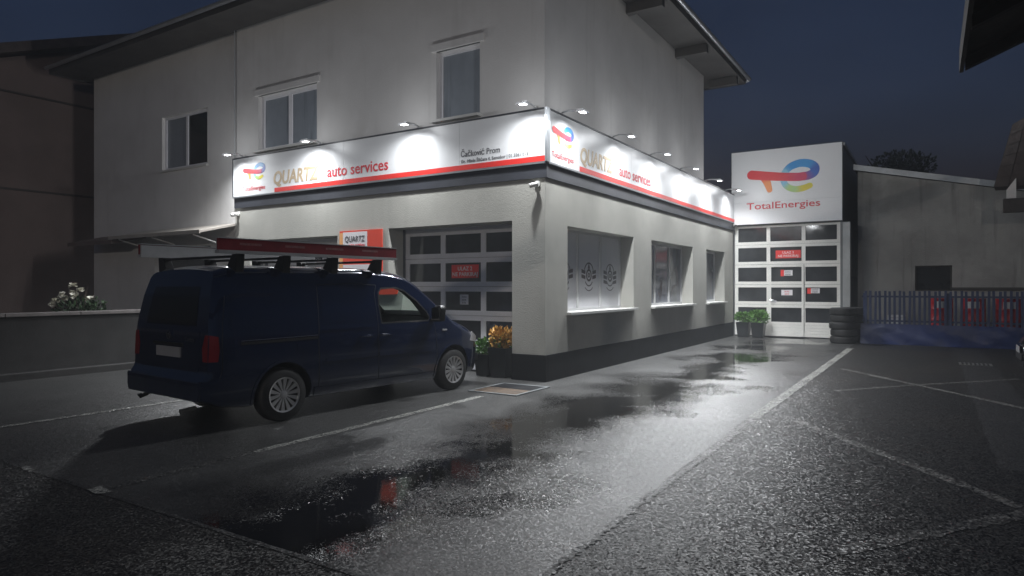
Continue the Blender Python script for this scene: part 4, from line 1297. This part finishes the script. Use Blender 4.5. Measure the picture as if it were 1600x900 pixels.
# ------------------------------------------------------------------ black car at the right, mostly out of frame
CAR = Body(
    T=[(-2.0,.95),(-1.85,1.10),(-1.5,1.36),(-1.0,1.45),(-.2,1.46),(.3,1.38),(1.0,.98),(1.2,.93),(1.7,.83),(1.92,.72),(2.0,.60)],
    side=[(.18,.76),(.35,.82),(.6,.85),(.8,.845),(.93,.83),(1.1,.78),(1.3,.69),(1.5,.60)],
    plan=[(-2.0,.80),(-1.8,.95),(-1.4,1.0),(1.1,1.0),(1.6,.95),(1.85,.86),(2.0,.68)],
    B=[(-2.0,.34),(-1.6,.20),(1.6,.20),(2.0,.25)], rr=[(-2.0,.12),(2.0,.14)], lean=[(.2,0),(.5,.0),(1.2,.15),(1.5,.3)], y0=-2.0, y1=2.0)
def make_car():
    c = thing('parked_car', 'black hatchback parked on the old asphalt facing the workshop', 'car', (0,0,0))
    bm_ = CAR.mesh('body'); bm_.materials.append(MATS['car_black'])
    cs = []
    for ay in (-1.25, 1.25):
        for s_ in (-1, 1):
            k = cyl_mesh(s_*.55, s_*1.2, ay, .30, .36); k.materials.append(MATS['black_plastic']); cs.append(k)
    me = cut(bm_, cs)
    for p_ in me.polygons: p_.use_smooth = True
    me.set_sharp_from_angle(angle=R(38))
    link('body', me, None, c)
    for s_ in (1, -1):
        link('side_window', CAR.patch([(-1.2,.95),(.75,.95),(.25,1.26),(-.2,1.33),(-.9,1.32)], .003, .01, s_), 'van_glass', c)
        link('headlamp', CAR.patch([(1.55,.62),(1.85,.58),(1.86,.68),(1.62,.73)], .006, .02, s_, div=.03), 'plate', c)
        for ay in (-1.25, 1.25): make_wheel(c, s_*.83, ay, .30, s_, .19, 10)
        x = CAR.half(.6, .95)*s_
        MB().prism([(x+s_*.02, .55, .95), (x+s_*.20, .52, .96), (x+s_*.20, .52, 1.08), (x+s_*.03, .55, 1.07)], (0, .08, 0)).build('mirror', 'car_black', c, bevel=.015)
    MB().box(-.45, .45, 1.95, 2.02, .34, .46).build('grille', 'black_plastic', c, bevel=.01)
    MB().box(-.26, .26, 2.021, 2.03, .46, .57).build('number_plate', 'plate', c)
    return c
car = make_car()
car.location = (3.32, 14.55, 0.0)
car.rotation_euler = (0, 0, R(90))

# ------------------------------------------------------------------ tyres
def make_tyre():
    prof = [(.20, -.095), (.285, -.100), (.325, -.085), (.335, -.06), (.335, .06), (.325, .085), (.285, .100), (.20, .095), (.185, .08), (.185, -.08)]
    mb = MB().lathe(prof, 36, 'Z', (0, 0, .10), close=True)
    for k in range(40):
        a = 2*math.pi*k/40
        p = [(math.cos(a+da)*r, math.sin(a+da)*r, z) for da, r, z in ((-.03,.334,.045),(.03,.334,.045),(.03,.341,.045),(-.03,.341,.045))]
        mb.prism(p, (0, 0, .11))
    return mb.mesh('tyre', smooth=True, angle=40)
tyre_me = make_tyre()
tr = random.Random(5)
names = ['lowest', 'second from the ground', 'third from the ground', 'fourth from the ground', 'topmost']
for (tx, ty, lb) in ((-2.10, 20.9, 'front stack beside the tall garage'), (-1.92, 21.52, 'rear stack by the blue fence')):
    for k in range(5):
        o = link('tyre', tyre_me, 'rubber')
        o.location = (tx + tr.uniform(-.02, .02), ty + tr.uniform(-.02, .02), .004 + k*.2002)
        o.rotation_euler = (0, 0, tr.uniform(0, 6))
        tag(o, 'used black tyre, %s of the %s' % (names[k], lb), 'tyre', 'stacked tyres by the garage')

# ------------------------------------------------------------------ outbuilding on the right
ob = thing('outbuilding', 'low grey rendered outbuilding with sloping roof edge and one dark window', 'building', (1.5, 23, 0))
YB = 23.0
wx0, wx1 = -1.9, 9.0
def zr(x): return 5.10 - .228*(x+1.64)
hole = (-.39, .53, 1.47, 2.22)
mb = MB()
# wall as strips round the window, top edge following the roof
for a, b_, lo_, hi in ((wx0, hole[0], 0, None), (hole[0], hole[1], 0, hole[2]), (hole[0], hole[1], hole[3], None), (hole[1], wx1, 0, None)):
    za, zb = (hi, hi) if hi else (zr(a), zr(b_))
    mb.prism([(a, YB, lo_), (b_, YB, lo_), (b_, YB, zb), (a, YB, za)], (0, .3, 0))
mb.build('wall', 'grey_render', ob, merge=False)
wfo = window('Y', YB, *hole, 1, 'glass_dark', .12, frame='wood_dark', bar=.04, sill=False, parent=ob)
MB().prism([(wx0-.1, YB-.22, zr(wx0-.1)+.0), (wx1, YB-.22, zr(wx1)+.0), (wx1, YB-.22, zr(wx1)+.17), (wx0-.1, YB-.22, zr(wx0-.1)+.17)], (0, .04, 0)).build('verge_board', 'zinc', ob)
MB().prism([(wx0-.1, YB-.179, zr(wx0-.1)+.02), (wx1, YB-.179, zr(wx1)+.02), (wx1, YB-.179, zr(wx1)+.13), (wx0-.1, YB-.179, zr(wx0-.1)+.13)], (0, 8, 0)).build('roof', 'roof_tile', ob)
MB().box(wx0, wx0+.25, YB+.301, 30, 0, zr(wx0)-.02).build('side_wall', 'grey_render', ob)
MB().box(.50, 4.5, YB-.06, YB-.002, 1.50, 1.58).build('rail', 'black_plastic', ob)

# steep tiled porch roof beside it with white end board and dark beam
po = thing('tiled_porch', 'steep dark tiled porch roof corner with white end board and dark beam', 'building', (2.4, 21.4, 0))
P0, P1, P2, P3 = Vector((1.40, 21.4, 4.22)), Vector((1.75, 20.9, 5.7)), Vector((3.6, 19.6, 6.6)), Vector((3.6, 21.6, 4.22))
pr = MB().prism([P0, P3, P2, P1], (.05, .22, -.08)).build('roof', 'roof_tile', po)
for i in range(7):
    for j in range(6):
        a0, a1, b0, b1 = i/7, (i+.94)/7, j/6, (j+.98)/6
        def Q(a, b_): return P0.lerp(P1, b_).lerp(P3.lerp(P2, b_), a)
        nn = (P3-P0).cross(P1-P0).normalized()
        if nn.y > 0: nn = -nn
        q = [Q(a0,b0)+nn*.05, Q(a1,b0)+nn*.05, Q(a1,b1)+nn*.008, Q(a0,b1)+nn*.008]
        MB().prism(q, tuple(-nn*.012)).build('tile', 'roof_tile', pr)
MB().prism([(1.66, 21.3, 3.88), (1.86, 21.3, 3.88), (1.86, 21.3, 4.40), (1.66, 21.3, 4.10)], (0, .04, 0)).build('end_board', 'sill_white', po)
MB().box(1.60, 4.2, 21.3, 21.5, 3.52, 3.879).build('beam', 'wood_dark', po, bevel=.01)
MB().box(3.9, 4.1, 21.3, 21.5, 0, 3.52).build('post', 'wood_dark', po, bevel=.01)

# ------------------------------------------------------------------ blue fence with low tarp-covered base, barrels behind
YFN = 21.25
fn = thing('blue_fence', 'blue painted picket fence above a low blue panelled base', 'fence', (0, YFN, 0))
slat_me = MB().box(-.03, .03, -.012, .012, 0, .98).mesh('slat', bevel=.004)
x = -1.55; k = 0
while x < 3.2:
    o = link('slat', slat_me, 'blue_paint', fn)
    o.location = (x, YFN, .50 + .01*math.sin(k*2.1))
    o.rotation_euler = (0, R(.8*math.sin(k*3.7)), 0)
    x += .118; k += 1
for z in (.62, 1.30):
    MB().box(-1.65, 3.3, YFN+.0125, YFN+.045, z, z+.05).build('rail', 'blue_paint', fn)
for px_ in (-1.62, .34, 2.3):
    MB().box(px_, px_+.09, YFN+.046, YFN+.13, 0, 1.42).build('post', 'blue_paint', fn, bevel=.006)
# base panels with creased tarp
tr2 = random.Random(9)
bp = MB()
nx_, nz_ = 60, 8
for i in range(nx_+1):
    for j in range(nz_+1):
        X_ = -1.68 + 5.0*i/nx_; Z_ = .56*j/nz_
        bp.v.append((X_, YFN-.07 - .05*math.sin(X_*3.1+j*.5)*(1-j/nz_) - tr2.uniform(0,.02) - .12*(1-j/nz_), Z_+.004))
for i in range(nx_):
    for j in range(nz_):
        a = i*(nz_+1)+j; bp.f.append((a, a+nz_+1, a+nz_+2, a+1))
tarp = bp.mesh('tarp', smooth=True, angle=60)
to_ = link('tarp', tarp, 'blue_tarp')
tag(to_, 'creased blue tarpaulin draped along the foot of the blue fence', 'tarpaulin')

def make_barrel(mat, label, loc, lab):
    b_ = thing('oil_drum', label, 'barrel', loc, 'drums behind the blue fence')
    x, y, z = loc
    prof = [(.285,0),(.295,.01),(.295,.03),(.285,.04),(.285,.28),(.298,.295),(.285,.31),(.285,.57),(.298,.585),(.285,.60),(.285,.85),(.295,.86),(.295,.88),(.27,.88),(.27,.865)]
    MB().lathe(prof, 32, 'Z', loc).build('shell', mat, b_, smooth=True, angle=50)
    if lab:
        mb = MB()
        for k in range(8):
            a0, a1 = R(-90-28+7*k), R(-90-28+7*(k+1))
            mb.quad((x+math.cos(a0)*.288, y+math.sin(a0)*.288, z+.62), (x+math.cos(a1)*.288, y+math.sin(a1)*.288, z+.62), (x+math.cos(a1)*.288, y+math.sin(a1)*.288, z+.80), (x+math.cos(a0)*.288, y+math.sin(a0)*.288, z+.80))
        mb.build('label', 'label_white', b_)
    MB().tube([(x+.12, y, z+.866), (x+.12, y, z+.885)], .03, 10).build('bung', 'steel', b_)
    return b_
MB_pl = struct(MB().box(-1.6, 3.4, 21.55, 22.4, .004, .40).build('drum_platform', 'concrete'))
make_barrel('barrel_red', 'dark red oil drum behind the fence below the outbuilding window', (.25, 21.9, .40), True)
make_barrel('barrel_red', 'red oil drum with square white label, middle of the drums behind the fence', (.98, 21.9, .40), True)
make_barrel('barrel_red', 'bright red oil drum with wide white label, beside the porch beam', (1.75, 21.85, .40), True)
make_barrel('barrel_blue', 'dark blue unlabelled drum farthest along the blue fence past the red ones', (2.45, 21.9, .40), False)
cr = thing('white_crate', 'pale plastic crate behind the blue pickets beside the stacked tyres', 'crate', (-.8, 21.8, .40))
mb = MB().box(-1.02, -.60, 21.65, 22.05, .40, .43)
for z in (.46, .55, .64, .73):
    for a in ((-1.02, -.60, 21.65, 21.67), (-1.02, -.60, 22.03, 22.05), (-1.02, -1.0, 21.671, 22.029), (-.62, -.60, 21.671, 22.029)):
        mb.box(*a, z, z+.06)
mb.build('basket', 'label_white', cr)
for a, b_ in ((-1.03, 21.64), (-.62, 21.64), (-1.03, 22.03), (-.62, 22.03)):
    MB().box(a, a+.03, b_, b_+.03, .401, .80).build('corner_post', 'label_white', cr)

# ------------------------------------------------------------------ left side: garden wall, neighbour, awning, roses
gw = thing('garden_wall', 'dark low garden wall with pale coping beside the parked van', 'wall', (-13.5, 6, 0))
MB().box(-13.62, -13.36, -1.0, YF-.01, 0, 1.08).build('wall_body', 'wall_dark', gw, bevel=.006)
for k in range(9):
    y0 = -1.0 + k*1.187
    MB().box(-13.68, -13.30, y0+.004, y0+1.18, 1.081, 1.14).build('coping_stone', 'cap_stone', gw, bevel=.008)
struct(MB().box(-13.355, -13.10, -1.0, YF-.03, -.05, .12).build('kerb', 'wall_dark', bevel=.01))
struct(MB().quad((-24, -2, .008), (-13.63, -2, .008), (-13.63, YF+.1, .008), (-24, YF+.1, .008)).build('garden_ground', 'soil'))

rose = thing('rose_bush', 'rose bush with white blooms rising above the low garden wall', 'plant', (-15.0, 6.9, 0))
rr_ = random.Random(12)
st = MB()
tips = []
for k in range(12):
    x, y, z = -15.0 + rr_.uniform(-.55, .55), 6.9 + rr_.uniform(-.35, .35), rr_.uniform(1.2, 1.66)
    tips.append((x, y, z))
    st.tube([(-15.0, 6.9, 0), ((x-15)/2, (y+6.9)/2, z*.55), (x, y, z)], [.014, .009, .004], 5)
st.build('stems', 'bark', rose)
leaves('foliage', 'leaf_dark', rose, -15.0, 6.9, .95, .62, .42, .42, 800, .085, 31, shell=.1)
bloom_tips = [(-15.12, 6.8, 1.62), (-15.05, 6.9, 1.52), (-15.2, 6.85, 1.45), (-15.0, 6.75, 1.40), (-15.35, 6.7, 1.42), (-15.42, 6.8, 1.33), (-15.65, 6.7, 1.28), (-14.62, 6.9, 1.34), (-15.5, 6.6, 1.22)]
for (x, y, z) in bloom_tips:
    mb = MB()
    for q in range(16):
        a, e = rr_.uniform(0, 6.28), rr_.uniform(-.4, 1.3)
        d = Vector((math.cos(a)*math.cos(e), math.sin(a)*math.cos(e), math.sin(e)))
        s_ = rr_.uniform(.075, .11)
        w = d.cross(Vector((0, 0, 1))).normalized()*s_*.6
        n_ = d.cross(w).normalized()*s_*.3
        c = Vector((x, y, z))
        mb.poly([c, c+d*s_*.7+w, c+d*s_+n_, c+d*s_*.7-w])
    link('bloom', mb_mesh(mb, 'bloom'), 'petal', rose)

aw = thing('entrance_awning', 'shallow sloping awning over the house entrance left of the workshop', 'awning', (-16, YF+.1, 2.8))
MB().prism([(XL-.06, YF+.098, 3.10), (XL-.06, YF-.85, 2.86), (XL-.06, YF-.85, 2.82), (XL-.06, YF+.098, 3.05)], (-3.9, 0, 0)).build('sheet', 'awning', aw)
MB().prism([(XL-3.97, YF+.098, 3.02), (XL-3.97, YF-.80, 2.80), (XL-3.97, YF-.80, 2.70), (XL-3.97, YF+.098, 2.90)], (-2.3, 0, 0)).build('sheet', 'neighbour_plaster', aw)
MB().box(XL-3.96, XL-.05, YF-.88, YF-.851, 2.80, 2.88).build('front_rail', 'awning', aw)
for xx in (XL-.5, XL-2.2, XL-3.7):
    MB().tube([(xx, YF+.098, 2.45), (xx, YF-.2, 2.66), (xx, YF-.75, 2.80)], .018, 8).build('bracket', 'cam_white', aw, smooth=True)

nh = thing('neighbour_house', 'dark reddish plastered neighbour house beyond the garden wall', 'house', (-24, 10, 0))
XN = -22.0
def vz(y): return 8.28 + .395*(y-7.85)
mb = MB()
mb.prism([(XN, 2.5, 0), (XN, 24, 0), (XN, 24, 8.0), (XN, 15, vz(15)-.35), (XN, 2.5, vz(2.5)-.35)], (-.4, 0, 0))
mb.build('gable_wall', 'neighbour_plaster', nh)
MB().box(-34, XN-.41, 2.5, 2.9, 0, vz(2.5)-.4).build('front_wall', 'neighbour_plaster', nh)
MB().prism([(XN+.45, 1.6, vz(1.6)), (XN+.45, 15, vz(15)), (XN+.45, 15, vz(15)-.28), (XN+.45, 1.6, vz(1.6)-.28)], (-13, 0, 0)).build('roof', 'roof_tile', nh)
MB().prism([(XN+.45, 15.001, vz(15)), (XN+.45, 25, vz(15)-4.0), (XN+.45, 25, vz(15)-4.28), (XN+.45, 15.001, vz(15)-.28)], (-13, 0, 0)).build('roof', 'roof_tile', nh)
for z in (7.08, 4.34):
    MB().box(XN+.001, XN+.05, 2.5, 23.9, z, z+.055).build('string_course', 'wood_dark', nh)

# ------------------------------------------------------------------ canopy eave overhead on the right
ca_ = thing('roof_canopy', 'dark timber canopy roof overhanging at the right of the yard', 'canopy', (2.4, 3, 0))
CX0, CY1, CZ = .30, 9.2, 4.06
MB().prism([(CX0, CY1, CZ+.10), (CX0+3.6, CY1, CZ+1.6), (CX0+3.6, CY1, CZ+1.75), (CX0, CY1, CZ+.25)], (0, -14.2, 0)).build('roof', 'roof_tile', ca_)
MB().box(CX0-.02, CX0+.02, CY1-14.2, CY1, CZ, CZ+.27).build('fascia_board', 'wood_dark', ca_)
for k in range(10):
    y0 = CY1 - .12 - k*1.4
    MB().prism([(CX0+.03, y0, CZ-.02), (CX0+3.55, y0, CZ+1.45), (CX0+3.55, y0, CZ+1.57), (CX0+.03, y0, CZ+.10)], (0, -.10, 0)).build('rafter', 'wood_dark', ca_)
MB().box(CX0+1.9, CX0+2.06, CY1-14.2, CY1, CZ+.50, CZ+.74).build('purlin', 'wood_dark', ca_)
for y0 in (CY1-.4, CY1-5, CY1-9.6, CY1-14):
    MB().box(CX0+1.9, CX0+2.06, y0-.08, y0+.08, 0, CZ+.50).build('post', 'wood_dark', ca_, bevel=.008)

# ------------------------------------------------------------------ tree behind the outbuilding
tree = thing('background_tree', 'dark rounded tree behind the grey outbuilding', 'tree', (-1.9, 36, 0))
MB().tube([(-1.9, 36, 0), (-1.85, 36, 2.5), (-1.7, 36.1, 5), (-1.8, 36, 7)], [.22, .18, .12, .05], 10).build('trunk', 'bark', tree, smooth=True)
mb = MB()
for k in range(9):
    a = k*2.4; mb.tube([(-1.8, 36, 3.4+k*.3), (-1.8+math.cos(a)*.9, 36+math.sin(a)*.9, 5.0+k*.3), (-1.8+math.cos(a)*1.6, 36+math.sin(a)*1.6, 5.9+k*.25)], [.07, .045, .015], 6)
mb.build('limbs', 'bark', tree)
tr3 = random.Random(44)
for k in range(11):
    a = k*2.4
    leaves('crown', 'tree_leaf', tree, -1.8+math.cos(a)*1.25*(.3+.7*tr3.random()), 36+math.sin(a)*1.2, 5.4+tr3.uniform(0, 2.2), .95, .95, .75, 700, .16, 50+k, shell=.2)

# ------------------------------------------------------------------ street lamp on the road behind the photographer (its glints show in the panes)
sl = thing('street_lamp', 'tall steel street lamp with warm head on the road side', 'street lamp', (12, -28, 0))
lx, ly = 12, -28
MB().tube([(lx, ly, 0), (lx, ly, .9), (lx, ly, 7.6), (lx, ly+.3, 8.1), (lx, ly+1.3, 8.35)], [.09, .07, .05, .04, .035], 12).build('pole', 'zinc', sl, smooth=True)
hd = MB().prism([(lx-.16, ly+1.2, 8.30), (lx+.16, ly+1.2, 8.30), (lx+.12, ly+1.95, 8.36), (lx-.12, ly+1.95, 8.36)], (0, 0, .12)).build('lamp_head', 'lamp_grey', sl, bevel=.01)
MB().prism([(lx-.11, ly+1.3, 8.302), (lx+.11, ly+1.3, 8.302), (lx+.09, ly+1.85, 8.346), (lx-.09, ly+1.85, 8.346)], (0, 0, -.02)).build('lens', 'street_led', hd)
sd = bpy.data.lights.new('street_light', 'SPOT')
sd.energy = STREET_W; sd.color = (1.0, 0.91, 0.82)
sd.spot_size = R(172); sd.spot_blend = 0.3; sd.shadow_soft_size = 0.12
so = bpy.data.objects.new('street_light', sd); col.objects.link(so)
so.parent = sl
so.location = (0, 1.58, 8.22)
so.rotation_euler = (R(60), 0, R(24))

# ------------------------------------------------------------------ drizzle-wet air lit by the lamps
HAZE = 0.0045
if HAZE:
    hz = MB().box(-402, 402, -302, 502, -1.0, 13.5).build('haze', None)
    hm = bpy.data.materials.new('haze'); hm.use_nodes = True
    for n in list(hm.node_tree.nodes): hm.node_tree.nodes.remove(n)
    ho = hm.node_tree.nodes.new('ShaderNodeOutputMaterial')
    hv = hm.node_tree.nodes.new('ShaderNodeVolumePrincipled')
    hv.inputs['Color'].default_value = (0.86, 0.9, 0.95, 1)
    hv.inputs['Density'].default_value = HAZE
    hv.inputs['Anisotropy'].default_value = 0.25
    hm.node_tree.links.new(hv.outputs[0], ho.inputs['Volume'])
    hz.data.materials.append(hm)
    hz['kind'] = 'stuff'

for o in bpy.data.objects:
    if 'label' in o.keys() and not o['label']: del o['label']
